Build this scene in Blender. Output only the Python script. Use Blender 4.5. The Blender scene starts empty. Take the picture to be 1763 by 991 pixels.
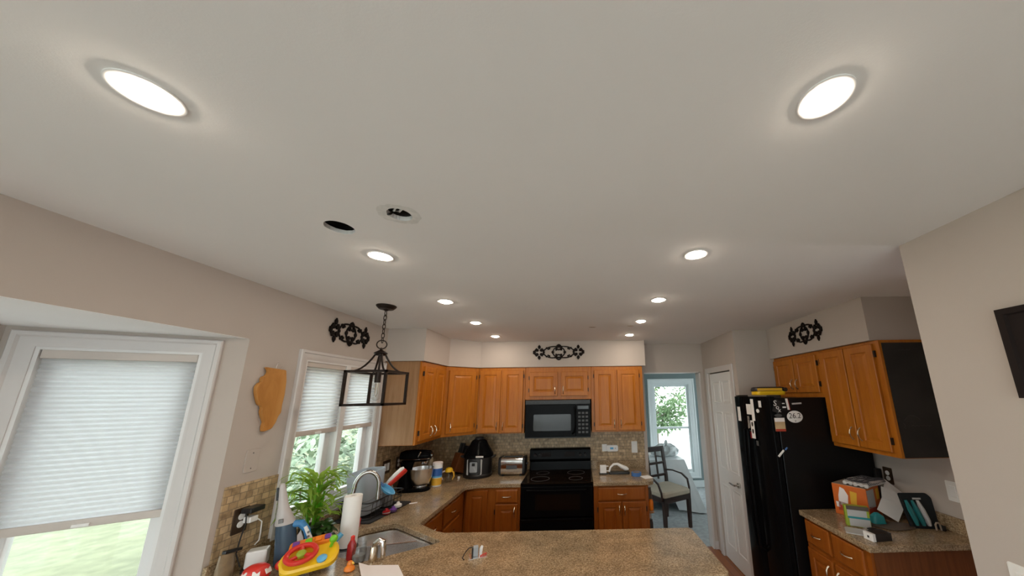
import bpy, bmesh, math, random
from mathutils import Vector, Matrix, Euler
R = math.radians
C = bpy.context.scene.collection
rnd = random.Random(7)

# ------------------------------------------------------------------ materials
def _nt(name):
    m = bpy.data.materials.new(name); m.use_nodes = True
    nt = m.node_tree; p = nt.nodes['Principled BSDF']
    return m, nt, p

def ramp(nt, stops):
    r = nt.nodes.new('ShaderNodeValToRGB')
    while len(r.color_ramp.elements) > 1: r.color_ramp.elements.remove(r.color_ramp.elements[-1])
    r.color_ramp.elements[0].position = stops[0][0]; r.color_ramp.elements[0].color = (*stops[0][1], 1)
    for pos, c in stops[1:]:
        e = r.color_ramp.elements.new(pos); e.color = (*c, 1)
    return r

def coords(nt, scale=(1, 1, 1), swap=None):
    tc = nt.nodes.new('ShaderNodeTexCoord'); mp = nt.nodes.new('ShaderNodeMapping')
    mp.inputs['Scale'].default_value = scale
    if swap:
        s = nt.nodes.new('ShaderNodeSeparateXYZ'); c = nt.nodes.new('ShaderNodeCombineXYZ')
        nt.links.new(tc.outputs['Object'], s.inputs[0])
        for i, a in enumerate(swap): nt.links.new(s.outputs['XYZ'.index(a)], c.inputs[i])
        nt.links.new(c.outputs[0], mp.inputs[0])
    else:
        nt.links.new(tc.outputs['Object'], mp.inputs[0])
    return mp

def mat(name, col, rough=.5, metal=0., var=.06, vs=6., bump=0., bs=200., emit=None, trans=0., coat=0., spec=.5, alpha=1.):
    m, nt, p = _nt(name)
    p.inputs['Roughness'].default_value = rough; p.inputs['Metallic'].default_value = metal
    p.inputs['Transmission Weight'].default_value = trans; p.inputs['Coat Weight'].default_value = coat
    p.inputs['Specular IOR Level'].default_value = spec; p.inputs['Alpha'].default_value = alpha
    mp = coords(nt)
    n = nt.nodes.new('ShaderNodeTexNoise'); n.inputs['Scale'].default_value = vs; n.inputs['Detail'].default_value = 4
    nt.links.new(mp.outputs[0], n.inputs['Vector'])
    r = ramp(nt, [(.3, tuple(c*(1-var) for c in col)), (.7, tuple(min(1, c*(1+var)) for c in col))])
    nt.links.new(n.outputs['Fac'], r.inputs[0]); nt.links.new(r.outputs[0], p.inputs['Base Color'])
    if bump:
        n2 = nt.nodes.new('ShaderNodeTexNoise'); n2.inputs['Scale'].default_value = bs; n2.inputs['Detail'].default_value = 3
        nt.links.new(mp.outputs[0], n2.inputs['Vector'])
        b = nt.nodes.new('ShaderNodeBump'); b.inputs['Strength'].default_value = bump; b.inputs['Distance'].default_value = .002
        nt.links.new(n2.outputs['Fac'], b.inputs['Height']); nt.links.new(b.outputs[0], p.inputs['Normal'])
    if emit:
        p.inputs['Emission Color'].default_value = (*emit[0], 1); p.inputs['Emission Strength'].default_value = emit[1]
    return m

def wood(name, dark, mid, light, rough=.32, scale=(14, 14, 1.1), swap=None):
    m, nt, p = _nt(name)
    mp = coords(nt, scale, swap)
    n = nt.nodes.new('ShaderNodeTexNoise'); n.inputs['Scale'].default_value = 2.2; n.inputs['Detail'].default_value = 7; n.inputs['Roughness'].default_value = .62; n.inputs['Distortion'].default_value = .8
    nt.links.new(mp.outputs[0], n.inputs['Vector'])
    r = ramp(nt, [(.28, dark), (.5, mid), (.75, light)])
    nt.links.new(n.outputs['Fac'], r.inputs[0]); nt.links.new(r.outputs[0], p.inputs['Base Color'])
    p.inputs['Roughness'].default_value = rough; p.inputs['Specular IOR Level'].default_value = .3
    return m

def granite(name):
    m, nt, p = _nt(name)
    mp = coords(nt)
    n = nt.nodes.new('ShaderNodeTexNoise'); n.inputs['Scale'].default_value = 115; n.inputs['Detail'].default_value = 5; n.inputs['Roughness'].default_value = .75
    v = nt.nodes.new('ShaderNodeTexVoronoi'); v.inputs['Scale'].default_value = 130
    big = nt.nodes.new('ShaderNodeTexNoise'); big.inputs['Scale'].default_value = 9; big.inputs['Detail'].default_value = 3
    for t in (n, v, big): nt.links.new(mp.outputs[0], t.inputs['Vector'])
    r = ramp(nt, [(.30, (.045, .03, .018)), (.42, (.225, .165, .100)), (.55, (.40, .31, .205)), (.72, (.64, .55, .42))])
    nt.links.new(n.outputs['Fac'], r.inputs[0])
    r2 = ramp(nt, [(0, (.5, .5, .5)), (.12, (.9, .88, .85)), (1, (1.1, 1.05, .98))])
    nt.links.new(v.outputs['Distance'], r2.inputs[0])
    r3 = ramp(nt, [(.35, (.78, .76, .74)), (.65, (1.1, 1.05, 1.0))]); nt.links.new(big.outputs['Fac'], r3.inputs[0])
    def mul(a, b):
        x = nt.nodes.new('ShaderNodeMix'); x.data_type = 'RGBA'; x.blend_type = 'MULTIPLY'; x.inputs[0].default_value = 1
        nt.links.new(a, x.inputs[6]); nt.links.new(b, x.inputs[7]); return x.outputs[2]
    nt.links.new(mul(mul(r.outputs[0], r2.outputs[0]), r3.outputs[0]), p.inputs['Base Color'])
    p.inputs['Roughness'].default_value = .18
    return m

def tile(name, swap, size=.043):
    m, nt, p = _nt(name)
    mp = coords(nt, (1, 1, 1), swap)
    b = nt.nodes.new('ShaderNodeTexBrick'); b.offset = .5; b.squash = .75; b.squash_frequency = 3
    b.inputs['Color1'].default_value = (.56, .41, .245, 1); b.inputs['Color2'].default_value = (.36, .25, .14, 1)
    b.inputs['Mortar'].default_value = (.25, .185, .115, 1); b.inputs['Scale'].default_value = 1
    b.inputs['Mortar Size'].default_value = .0022; b.inputs['Brick Width'].default_value = size; b.inputs['Row Height'].default_value = size*.82
    nt.links.new(mp.outputs[0], b.inputs['Vector'])
    n = nt.nodes.new('ShaderNodeTexNoise'); n.inputs['Scale'].default_value = 26; n.inputs['Detail'].default_value = 5
    nt.links.new(mp.outputs[0], n.inputs['Vector'])
    r = ramp(nt, [(.3, (.62, .6, .58)), (.5, (1, 1, 1)), (.72, (1.2, 1.16, 1.1))]); nt.links.new(n.outputs['Fac'], r.inputs[0])
    x = nt.nodes.new('ShaderNodeMix'); x.data_type = 'RGBA'; x.blend_type = 'MULTIPLY'; x.inputs[0].default_value = 1
    nt.links.new(b.outputs['Color'], x.inputs[6]); nt.links.new(r.outputs[0], x.inputs[7]); nt.links.new(x.outputs[2], p.inputs['Base Color'])
    bu = nt.nodes.new('ShaderNodeBump'); bu.inputs['Strength'].default_value = .5; bu.inputs['Distance'].default_value = .003
    inv = nt.nodes.new('ShaderNodeMath'); inv.operation = 'SUBTRACT'; inv.inputs[0].default_value = 1
    nt.links.new(b.outputs['Fac'], inv.inputs[1]); nt.links.new(inv.outputs[0], bu.inputs['Height']); nt.links.new(bu.outputs[0], p.inputs['Normal'])
    p.inputs['Roughness'].default_value = .45
    return m

def planks(name, c1, c2, w=1.1, h=.08, swap='YXZ', rough=.25):
    m, nt, p = _nt(name)
    mp = coords(nt, (1, 1, 1), swap)
    b = nt.nodes.new('ShaderNodeTexBrick'); b.offset = .37
    b.inputs['Color1'].default_value = (*c1, 1); b.inputs['Color2'].default_value = (*c2, 1); b.inputs['Mortar'].default_value = (c2[0]*.4, c2[1]*.4, c2[2]*.4, 1)
    b.inputs['Scale'].default_value = 1; b.inputs['Mortar Size'].default_value = .0015; b.inputs['Brick Width'].default_value = w; b.inputs['Row Height'].default_value = h
    nt.links.new(mp.outputs[0], b.inputs['Vector']); nt.links.new(b.outputs['Color'], p.inputs['Base Color'])
    p.inputs['Roughness'].default_value = rough
    return m

def pane_mat(name, tint):
    m, nt, p = _nt(name); nt.nodes.remove(p)
    out = nt.nodes['Material Output']
    t = nt.nodes.new('ShaderNodeBsdfTransparent'); t.inputs[0].default_value = (*tint, 1)
    g = nt.nodes.new('ShaderNodeBsdfGlossy'); g.inputs['Roughness'].default_value = .02
    lw = nt.nodes.new('ShaderNodeLayerWeight'); lw.inputs[0].default_value = .5; pw = nt.nodes.new('ShaderNodeMath'); pw.operation = 'POWER'; pw.inputs[1].default_value = 5
    nt.links.new(lw.outputs['Facing'], pw.inputs[0])
    f = nt.nodes.new('ShaderNodeMath'); f.operation = 'MULTIPLY_ADD'; f.inputs[1].default_value = .85; f.inputs[2].default_value = .035
    nt.links.new(pw.outputs[0], f.inputs[0])
    x = nt.nodes.new('ShaderNodeMixShader')
    nt.links.new(f.outputs[0], x.inputs[0]); nt.links.new(t.outputs[0], x.inputs[1]); nt.links.new(g.outputs[0], x.inputs[2]); nt.links.new(x.outputs[0], out.inputs[0])
    return m

def cloth_translucent(name, col, tcol, fac):
    m, nt, p = _nt(name); nt.nodes.remove(p)
    out = nt.nodes['Material Output']
    d = nt.nodes.new('ShaderNodeBsdfDiffuse'); d.inputs[0].default_value = (*col, 1)
    t = nt.nodes.new('ShaderNodeBsdfTranslucent'); t.inputs[0].default_value = (*tcol, 1)
    mp = coords(nt); n = nt.nodes.new('ShaderNodeTexNoise'); n.inputs['Scale'].default_value = 300
    nt.links.new(mp.outputs[0], n.inputs['Vector'])
    b = nt.nodes.new('ShaderNodeBump'); b.inputs['Strength'].default_value = .1; b.inputs['Distance'].default_value = .001
    nt.links.new(n.outputs['Fac'], b.inputs['Height']); nt.links.new(b.outputs[0], d.inputs['Normal'])
    x = nt.nodes.new('ShaderNodeMixShader'); x.inputs[0].default_value = fac
    nt.links.new(d.outputs[0], x.inputs[1]); nt.links.new(t.outputs[0], x.inputs[2]); nt.links.new(x.outputs[0], out.inputs[0])
    return m

M = {}
LAMP = 205; SKY = 5.2
M['wall'] = mat('greige wall paint', (.49, .432, .39), .75, var=.02, vs=3, bump=.12, bs=350)
M['ceil'] = mat('flat white ceiling paint', (.80, .78, .765), .9, var=.012, vs=2, bump=.1, bs=260)
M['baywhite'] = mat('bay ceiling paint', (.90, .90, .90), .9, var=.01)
M['trim'] = mat('white trim paint', (.60, .57, .56), .4, var=.015)
M['doorwhite'] = mat('white door paint', (.76, .76, .755), .4, var=.01)
M['vinyl'] = mat('white vinyl', (.72, .71, .71), .35, var=.01)
M['diningwall'] = mat('dining wall paint', (.19, .235, .24), .8, var=.02)
M['diningtrim'] = mat('dining trim paint', (.74, .78, .79), .45, var=.02)
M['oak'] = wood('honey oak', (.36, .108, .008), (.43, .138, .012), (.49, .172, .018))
M['oakbase'] = wood('honey oak shaded darker', (.235, .058, .006), (.29, .078, .009), (.34, .105, .014))  # darker, redder copy of the honey oak; dim light put into its colour
M['oakside'] = wood('oak veneer end panel', (.26, .135, .060), (.32, .175, .085), (.37, .215, .11), .4)
M['oakred'] = wood('dark oak end panel', (.12, .036, .010), (.17, .052, .014), (.21, .068, .020), .5)
M['brass'] = mat('brushed nickel pull', (.75, .66, .52), .25, 1, .03)
M['hinge'] = mat('black hinge', (.02, .014, .01), .5, .3)
M['granite'] = granite('tan granite')
M['tileYZ'] = tile('travertine tile side', 'YZX')
M['tileXZ'] = tile('travertine tile back', 'XZY')
M['floor'] = planks('red oak floor', (.30, .105, .038), (.24, .08, .028))
M['carpet'] = mat('blue grey carpet', (.33, .35, .36), .95, var=.18, vs=18, bump=.6, bs=500)
M['lightcarpet'] = mat('pale unseen bounce carpet', (.56, .545, .525), .95, var=.1, vs=20, bump=.5, bs=400)
M['blackgloss'] = mat('black appliance gloss', (.004, .004, .0045), .2, var=.1, spec=.04)
M['blackfridge'] = mat('black textured enamel', (.0045, .0045, .005), .3, var=.1, bump=.08, bs=700, spec=.2)
M['blackglass'] = mat('black oven glass', (.010, .006, .004), .08, spec=.2)
M['mwglass'] = mat('microwave window', (.022, .022, .023), .1, spec=.3)
M['blackplastic'] = mat('black plastic', (.010, .010, .011), .4)
M['darkgrey'] = mat('dark grey plastic', (.06, .06, .062), .5)
M['iron'] = mat('black cast iron', (.008, .005, .004), .75, 0, spec=.2)
M['bronze'] = mat('oil rubbed bronze', (.022, .015, .012), .42, .6)
M['steel'] = mat('brushed stainless', (.86, .86, .87), .27, 1, .04, bump=.05, bs=400)
M['chrome'] = mat('chrome', (.72, .71, .70), .1, 1, .01)
M['nickel'] = mat('brushed nickel tap', (.50, .48, .46), .22, 1, .02)
M['glass'] = pane_mat('window glass', (.90, .96, .94))
M['clear'] = pane_mat('clear glass', (.93, .94, .94))
M['shade'] = cloth_translucent('white cellular fabric', (.80, .80, .81), (.80, .81, .82), .57)
M['shade_sink'] = cloth_translucent('daylight brightened cellular fabric', (.82, .82, .83), (.86, .865, .87), .62)  # same fabric as the bay shades, extra daylight put into its colour
M['rail'] = mat('shade rail', (.56, .50, .46), .5)
M['plate'] = mat('white plate plastic', (.80, .79, .77), .35, var=.01)
M['bronzeplate'] = mat('brown switch plate', (.07, .042, .026), .35, .4)
M['white'] = mat('white plastic', (.82, .81, .80), .3, var=.01)
M['paper'] = mat('white paper', (.84, .82, .80), .8, var=.015)
M['pinkpaper'] = mat('pale paper', (.83, .77, .76), .8, var=.015)
M['grey'] = cloth_translucent('light grey plastic', (.52, .55, .58), (.55, .60, .65), .4)
M['greydark'] = mat('mid grey plastic', (.20, .20, .20), .45)
M['mat'] = mat('black drying mat', (.018, .018, .020), .9, bump=.5, bs=300)
M['red'] = mat('red plastic', (.62, .03, .02), .28, var=.03)
M['darkred'] = mat('deep red plastic', (.35, .012, .015), .3)
M['orange'] = mat('orange plastic', (.80, .21, .012), .35)
M['yellow'] = mat('yellow plastic', (.86, .52, .015), .3)
M['green'] = mat('green plastic', (.18, .55, .02), .3)
M['blue'] = mat('blue plastic', (.04, .20, .45), .3)
M['lightblue'] = mat('light blue plastic', (.12, .42, .70), .3)
M['tapeblue'] = mat('blue tape', (.05, .14, .36), .5)
M['purple'] = mat('purple plastic', (.16, .05, .30), .35)
M['teal'] = mat('teal plastic', (.02, .24, .27), .35)
M['vacbody'] = mat('grey vacuum plastic', (.50, .46, .45), .3)
M['smoke'] = mat('smoked blue plastic', (.05, .085, .13), .12, var=.1)
M['leaf'] = cloth_translucent('bright leaf', (.27, .42, .07), (.45, .62, .10), .35)
M['leafdark'] = mat('dark leaf', (.025, .075, .012), .35, var=.5, vs=9)
M['leafout'] = mat('shrub leaf', (.30, .38, .27), .6, var=.4, vs=3)
M['treeleaf'] = cloth_translucent('tree leaf', (.15, .22, .12), (.25, .36, .19), .5)
M['bark'] = mat('bark', (.16, .13, .11), .9, var=.25)
M['lawn'] = mat('lawn grass', (.165, .176, .105), .95, var=.22, vs=5, bump=.8, bs=120)
M['concrete'] = mat('pale concrete', (.5, .5, .5), .9)
M['siding'] = mat('house siding', (.55, .56, .57), .7)
M['terracotta'] = mat('dark plant pot', (.035, .028, .024), .5)
M['soil'] = mat('soil', (.03, .02, .014), 1)
M['board'] = wood('pine board', (.38, .155, .032), (.50, .225, .055), (.58, .29, .085), .5, (5, 5, 1.5))
M['lens'] = mat('lit lamp lens', (1, 1, 1), .5, var=0, emit=((1, .86, .70), LAMP))
M['wood_dark'] = mat('dark stained wood', (.028, .012, .008), .3, var=.15)
M['seat'] = mat('tan seat fabric', (.42, .36, .28), .9, bump=.3)
M['sheet'] = mat('white plastic sheet', (.74, .77, .80), .35, var=.03)
M['bag'] = mat('grey plastic bag', (.50, .54, .55), .25, var=.25, vs=14)
M['chalk'] = mat('chalkboard', (.016, .014, .0125), .7, var=.5, vs=5)
M['chalkline'] = mat('faint chalk', (.07, .055, .06), .9)
M['orangebox'] = mat('orange box print', (.62, .13, .012), .5, var=.1)
M['boxred'] = mat('red print', (.40, .045, .02), .5)
M['boxyellow'] = mat('yellow print', (.75, .42, .03), .5)
M['cardtop'] = mat('dull tan cardboard', (.34, .27, .21), .7)  # one even dull tan
M['stripe'] = mat('striped towel dark', (.05, .05, .06), .9)
M['towel'] = mat('striped towel light', (.58, .56, .55), .9, bump=.4)
M['lime'] = mat('lime print', (.30, .38, .03), .5)
M['packdark'] = mat('dark card backing', (.014, .018, .021), .45, spec=.2)
M['tealblister'] = mat('teal razor plastic', (.02, .15, .16), .2)
M['foil'] = mat('silver print', (.46, .46, .46), .4)
M['brownbag'] = mat('brown pouch', (.085, .062, .045), .5)
M['beigebag'] = mat('tan plastic bag', (.27, .20, .12), .3, var=.35, vs=20)
M['amber'] = mat('amber label', (.80, .45, .05), .35)
M['labelblue'] = mat('blue label', (.03, .12, .42), .35)
M['photo'] = mat('photo print', (.30, .27, .24), .4, var=.6, vs=40)
M['tan'] = mat('tan print', (.52, .36, .20), .5, var=.25, vs=12)
M['picture'] = mat('dark picture', (.020, .015, .014), .85, spec=.1)
M['plaster'] = mat('patched plaster', (.70, .685, .66), .95, var=.12, vs=30)
M['cavity'] = mat('dark cavity', (.02, .018, .016), .9)
M['redwire'] = mat('red box', (.30, .03, .02), .5)

# ------------------------------------------------------------------ geometry
class G:
    def __init__(s): s.bm = bmesh.new()
    def _add(s, verts, faces, T=None):
        vs = [s.bm.verts.new(T @ Vector(v) if T else Vector(v)) for v in verts]
        for f in faces:
            try: s.bm.faces.new([vs[i] for i in f])
            except ValueError: pass
        return s
    def box(s, x0, y0, z0, x1, y1, z1, T=None):
        v = [(x, y, z) for z in (z0, z1) for y in (y0, y1) for x in (x0, x1)]
        return s._add(v, [(0, 2, 3, 1), (4, 5, 7, 6), (0, 1, 5, 4), (2, 6, 7, 3), (0, 4, 6, 2), (1, 3, 7, 5)], T)
    def loft(s, loops, c0=True, c1=True, ring=False, T=None):
        n = len(loops[0]); v = [p for l in loops for p in l]; f = []
        k = len(loops)
        for i in range(k if ring else k-1):
            a, b = i*n, ((i+1) % k)*n
            for j in range(n):
                j2 = (j+1) % n; f.append((a+j, a+j2, b+j2, b+j))
        if not ring:
            if c0: f.append(tuple(reversed(range(n))))
            if c1: f.append(tuple(range((k-1)*n, k*n)))
        return s._add(v, f, T)
    def cyl(s, p0, p1, r0, r1=None, n=16, T=None):
        return s.tube([p0, p1], [r0, r0 if r1 is None else r1], n, T=T)
    def tube(s, pts, r, n=8, closed=False, T=None, flat=1.):
        pts = [Vector(p) for p in pts]; k = len(pts)
        rs = r if isinstance(r, (list, tuple)) else [r]*k
        loops = []; prev = None
        for i, p in enumerate(pts):
            if closed: d = pts[(i+1) % k]-pts[i-1]
            else: d = pts[min(i+1, k-1)]-pts[max(i-1, 0)]
            d.normalize()
            if prev is None:
                u = d.orthogonal().normalized()
                if abs(d.z) < .9: u = d.cross(Vector((0, 0, 1))).normalized()
            else:
                u = (prev-d*prev.dot(d)).normalized()
            prev = u; w = d.cross(u)
            loops.append([p+(u*math.cos(a)+w*math.sin(a)*flat)*rs[i] for a in [2*math.pi*j/n for j in range(n)]])
        return s.loft(loops, ring=closed, T=T)
    def lathe(s, prof, c=(0, 0, 0), n=24, sx=1, sy=1, T=None, caps=True):
        loops = [[(c[0]+r*sx*math.cos(2*math.pi*j/n), c[1]+r*sy*math.sin(2*math.pi*j/n), c[2]+z) for j in range(n)] for r, z in prof]
        return s.loft(loops, caps, caps, T=T)
    def prism(s, poly, z0, z1, T=None):
        return s.loft([[(x, y, z0) for x, y in poly], [(x, y, z1) for x, y in poly]], T=T)
    def sph(s, c, r, n=14, T=None):
        r = (r, r, r) if not isinstance(r, (tuple, list)) else r
        pr = [(math.sin(math.pi*i/8) or 1e-4, -math.cos(math.pi*i/8)) for i in range(9)]
        pr = [(max(a, .02), b) for a, b in pr]
        loops = [[(c[0]+r[0]*a*math.cos(2*math.pi*j/n), c[1]+r[1]*a*math.sin(2*math.pi*j/n), c[2]+r[2]*b) for j in range(n)] for a, b in pr]
        return s.loft(loops, T=T)
    def leaf(s, p, d, up, L, w, curl=.3, n=5):
        p = Vector(p); d = Vector(d).normalized(); up = Vector(up); sd = d.cross(up)
        if sd.length < 1e-3: sd = d.orthogonal()
        sd.normalize(); up = sd.cross(d)
        v = []; q = p.copy()
        for i in range(n):
            t = i/(n-1); ww = w*math.sin(math.pi*min(.97, .12+.86*t))
            v += [q-sd*ww/2, q+sd*ww/2]
            q = q+d*(L/(n-1)); d = (d-up*curl/(n-1)*1.).normalized(); up = sd.cross(d)
        return s._add(v, [(2*i, 2*i+1, 2*i+3, 2*i+2) for i in range(n-1)])
    def make(s, name, m, parent=None, loc=None, rot=None, smooth=True, bevel=0, seg=2, remesh=0):
        me = bpy.data.meshes.new(name)
        bmesh.ops.recalc_face_normals(s.bm, faces=s.bm.faces)
        s.bm.to_mesh(me); s.bm.free()
        me.materials.append(M[m] if isinstance(m, str) else m)
        o = bpy.data.objects.new(name, me); C.objects.link(o)
        if parent: o.parent = parent
        if loc: o.location = loc
        if rot is not None: o.rotation_euler = rot if isinstance(rot, (tuple, list)) else (0, 0, rot)
        if smooth:
            for p in me.polygons: p.use_smooth = True
            me.set_sharp_from_angle(angle=.6)
        if bevel:
            b = o.modifiers.new('edge', 'BEVEL'); b.width = bevel; b.segments = seg; b.limit_method = 'ANGLE'; b.angle_limit = .7
            b.harden_normals = False
        if remesh:
            r = o.modifiers.new('weld', 'REMESH'); r.mode = 'VOXEL'; r.voxel_size = remesh; r.use_smooth_shade = True
        return o

def tag(o, label, cat, group=None):
    o['label'] = label; o['category'] = cat
    if group: o['group'] = group
    return o
def thing(name, label, cat, loc=(0, 0, 0), rot=0, group=None):
    o = bpy.data.objects.new(name, None); C.objects.link(o); o.location = loc
    o.rotation_euler = rot if isinstance(rot, (tuple, list)) else (0, 0, rot)
    o.empty_display_size = .05
    return tag(o, label, cat, group)
def struct(o): o['kind'] = 'structure'; return o
def sgroup(name, loc=(0, 0, 0), rot=0):
    o = bpy.data.objects.new(name, None); C.objects.link(o); o.location = loc; o.rotation_euler = (0, 0, rot); o['kind'] = 'structure'; return o
def dup(root, loc, label=None, rot=None):
    r = root.copy(); C.objects.link(r); r.location = loc
    if rot is not None: r.rotation_euler = (0, 0, rot)
    if label: r['label'] = label
    for ch in list(root.children):
        c = ch.copy(); C.objects.link(c); c.parent = r
        for g in list(ch.children):
            d = g.copy(); C.objects.link(d); d.parent = c
    return r
def rrect(x0, y0, x1, y1, r, n=5):
    out = []
    for cx, cy, a0 in ((x1-r, y1-r, 0), (x0+r, y1-r, 90), (x0+r, y0+r, 180), (x1-r, y0+r, 270)):
        for i in range(n+1):
            a = R(a0+90*i/n); out.append((cx+r*math.cos(a), cy+r*math.sin(a)))
    return out
def roundpoly(poly, r, n=5):
    out = []; k = len(poly)
    for i in range(k):
        p = Vector(poly[i]); a = (Vector(poly[i-1])-p); b = (Vector(poly[(i+1) % k])-p)
        d = min(r, a.length*.45, b.length*.45); a = p+a.normalized()*d; b = p+b.normalized()*d
        for j in range(n+1):
            t = j/n; out.append(tuple((a*(1-t)**2+p*2*t*(1-t)+b*t*t)))
    return out
def inset(poly, d):
    k = len(poly); c = sum((Vector(p) for p in poly), Vector((0, 0)))/k; out = []
    area = sum(poly[i][0]*poly[(i+1) % k][1]-poly[(i+1) % k][0]*poly[i][1] for i in range(k))
    sg = 1 if area > 0 else -1
    for i in range(k):
        p = Vector(poly[i]); a = (p-Vector(poly[i-1])).normalized(); b = (Vector(poly[(i+1) % k])-p).normalized()
        na = Vector((-a.y, a.x))*sg; nb = Vector((-b.y, b.x))*sg; m = na+nb
        out.append(tuple(p+m*(d/max(.3, m.dot(na)))))
    return out
def frect(x0, z0, x1, z1, i, y): return [(x0+i, y, z0+i), (x1-i, y, z0+i), (x1-i, y, z1-i), (x0+i, y, z1-i)]

# =================================================================== SETTING
LX, BY, CH, TOP = -1.825, 4.11, 2.44, 2.70     # left wall, back wall, ceiling, wall top above the ceiling
def wall(name, boxes, m='wall'):
    g = G()
    for b in boxes: g.box(*b)
    return struct(g.make(name, m, smooth=False))

# left wall with the bay opening and the kitchen window opening
wall('wall_left', [(LX-.12, -3, 0, LX, -2.7, TOP), (LX-.12, -2.7, 0, LX, -.9, .45), (LX-.12, -2.7, 2.12, LX, -.9, TOP), (LX-.12, -.9, 0, LX, -.57, TOP), (LX-.12, -.57, 2.123, LX, 1.745, TOP),
                   (LX-.12, 1.745, 0, LX, 2.125, TOP), (LX-.12, 2.125, 2.05, LX, 2.92, TOP), (LX-.12, 2.125, 0, LX, 2.92, 1.045),
                   (LX-.12, 2.92, 0, LX, BY+.12, TOP)])
wall('wall_back', [(LX, BY, 0, .84, BY+.12, TOP), (.84, BY, 2.066, 1.575, BY+.12, TOP), (1.575, BY, 0, 4.0, BY+.12, TOP)])
wall('wall_right', [(2.36, 1.42, 0, 2.48, BY, TOP)])
wall('wall_partition', [(1.475, -3, 0, 2.48, 1.303, TOP)])
wall('wall_front', [(LX-.12, -3.12, 0, -1.70, -3, TOP), (1.35, -3.12, 0, 2.48, -3, TOP), (-1.70, -3.12, 2.25, 1.35, -3, TOP)])
wall('wall_pantry', [(1.62, 3.22, 0, 2.36, 3.30, TOP), (1.62, 3.30, 0, 1.72, 3.345, TOP), (1.62, 3.345, 2.033, 1.72, 3.945, TOP), (1.62, 3.945, 0, 1.72, BY, TOP)])
# soffits above the wall cabinets
g = G(); g.prism([(LX, 2.975), (-1.465, 2.975), (-1.465, 3.545), (-1.185, 3.785), (.797, 3.785), (.797, BY), (LX, BY)], 2.13, CH)
struct(g.make('wall_soffit_back', 'wall', smooth=False))
wall('wall_soffit_right', [(1.985, 2.075, 2.13, 2.36, 3.22, CH)])
# floors
wall('floor', [(LX-.9, 1.2, -.12, 4.0, BY+.06, 0)], 'floor')
wall('floor_living', [(LX-.9, -3, -.12, 4.0, 1.2, 0)], 'lightcarpet')  # unseen floor made pale to bounce neutral light onto the ceiling
wall('floor_carpet', [(-1.2, BY+.06, -.12, 4.0, 6.6, .004)], 'carpet')
# ceiling with the two cut-outs
def ceiling():
    bm = bmesh.new()
    outer = [(LX, -3), (4.0, -3), (4.0, 6.6), (LX, 6.6)]
    def ringv(c, r, n, jag=0):
        return [(c[0]+(r+jag*rnd.uniform(-1, 1))*math.cos(2*math.pi*i/n), c[1]+(r+jag*rnd.uniform(-1, 1))*math.sin(2*math.pi*i/n)) for i in range(n)]
    loops = [outer, ringv((-.926, 1.127), .050, 28, .0012), ringv((-.646, 1.037), .041, 24)]
    edges = []; low = []
    for l in loops:
        vs = [bm.verts.new((x, y, CH)) for x, y in l]; low.append(vs)
        edges += [bm.edges.new((vs[i], vs[(i+1) % len(vs)])) for i in range(len(vs))]
    bmesh.ops.triangle_fill(bm, use_beauty=True, use_dissolve=False, edges=edges)
    for vs in low:
        up = [bm.verts.new((v.co.x, v.co.y, CH+.016)) for v in vs]; k = len(vs)
        for i in range(k): bm.faces.new((vs[i], vs[(i+1) % k], up[(i+1) % k], up[i]))
    g = G(); g.bm.free(); g.bm = bm
    return struct(g.make('ceiling', 'ceil', smooth=False))
ceiling()
wall('roof_sky_block', [(LX-.22, -3.12, 2.66, 4.1, 6.72, 2.80)], 'cavity')  # unseen slab added above the ceiling to block the sky
wall('wall_sky_block', [(LX-.12, -3.12, 2.44, LX-.02, 6.72, 2.7), (3.98, -3.12, 2.44, 4.1, 6.72, 2.7)], 'cavity')  # unseen side skirts added under the slab against light leaks
# attic joist and electrical wiring seen through the cut-outs
# dining room
wall('wall_dining_far', [(-1.2, 6.6, 0, 1.505, 6.72, TOP), (1.505, 6.6, 0, 2.28, 6.72, .26), (1.505, 6.6, 2.0, 2.28, 6.72, TOP), (2.28, 6.6, 0, 4.0, 6.72, TOP)], 'diningwall')
wall('wall_dining_right', [(3.6, BY+.12, 0, 3.72, 4.5, TOP), (3.6, 4.5, 0, 3.72, 6.2, .4), (3.6, 4.5, 2.05, 3.72, 6.2, TOP), (3.6, 6.2, 0, 3.72, 6.6, TOP)], 'diningwall')
wall('wall_dining_left', [(-1.32, BY+.12, 0, -1.2, 4.6, TOP), (-1.32, 4.6, 0, -1.2, 6.2, .5), (-1.32, 4.6, 2.05, -1.2, 6.2, TOP), (-1.32, 6.2, 0, -1.2, 6.6, TOP)], 'diningwall')
wall('wall_dining_near', [(-1.2, BY+.12, 0, .84, BY+.13, CH), (.84, BY+.12, 2.066, 1.575, BY+.13, CH), (1.575, BY+.12, 0, 3.6, BY+.13, CH)], 'diningwall')
wall('baseboard_dining', [(-1.2, 6.585, 0, 3.6, 6.6, .12)], 'diningtrim')
wall('trim_chair_rail', [(2.46, 6.57, 1.01, 3.6, 6.6, 1.075)], 'diningtrim')
# doorway lining of the cased opening in the back wall
g = G(); g.box(1.560, BY-.004, 0, 1.578, BY+.125, 2.07); struct(g.make('trim_opening_jamb', 'trim', smooth=False))
g = G(); g.box(.84, BY-.004, 2.058, 1.578, BY+.125, 2.07); struct(g.make('trim_opening_head', 'trim', smooth=False))
wall('baseboard_back', [(1.58, BY-.012, 0, 1.62, BY, .085)], 'trim')
# tile and granite upstands
wall('trim_tile_left', [(LX, 1.775, 1.005, LX+.008, 2.062, 1.352)], 'tileYZ')
wall('trim_tile_corner', [(LX, 2.985, 1.005, LX+.008, BY, 1.37)], 'tileYZ')
wall('trim_tile_back', [(LX+.008, BY-.008, 1.005, .80, BY, 1.37)], 'tileXZ')

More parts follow.
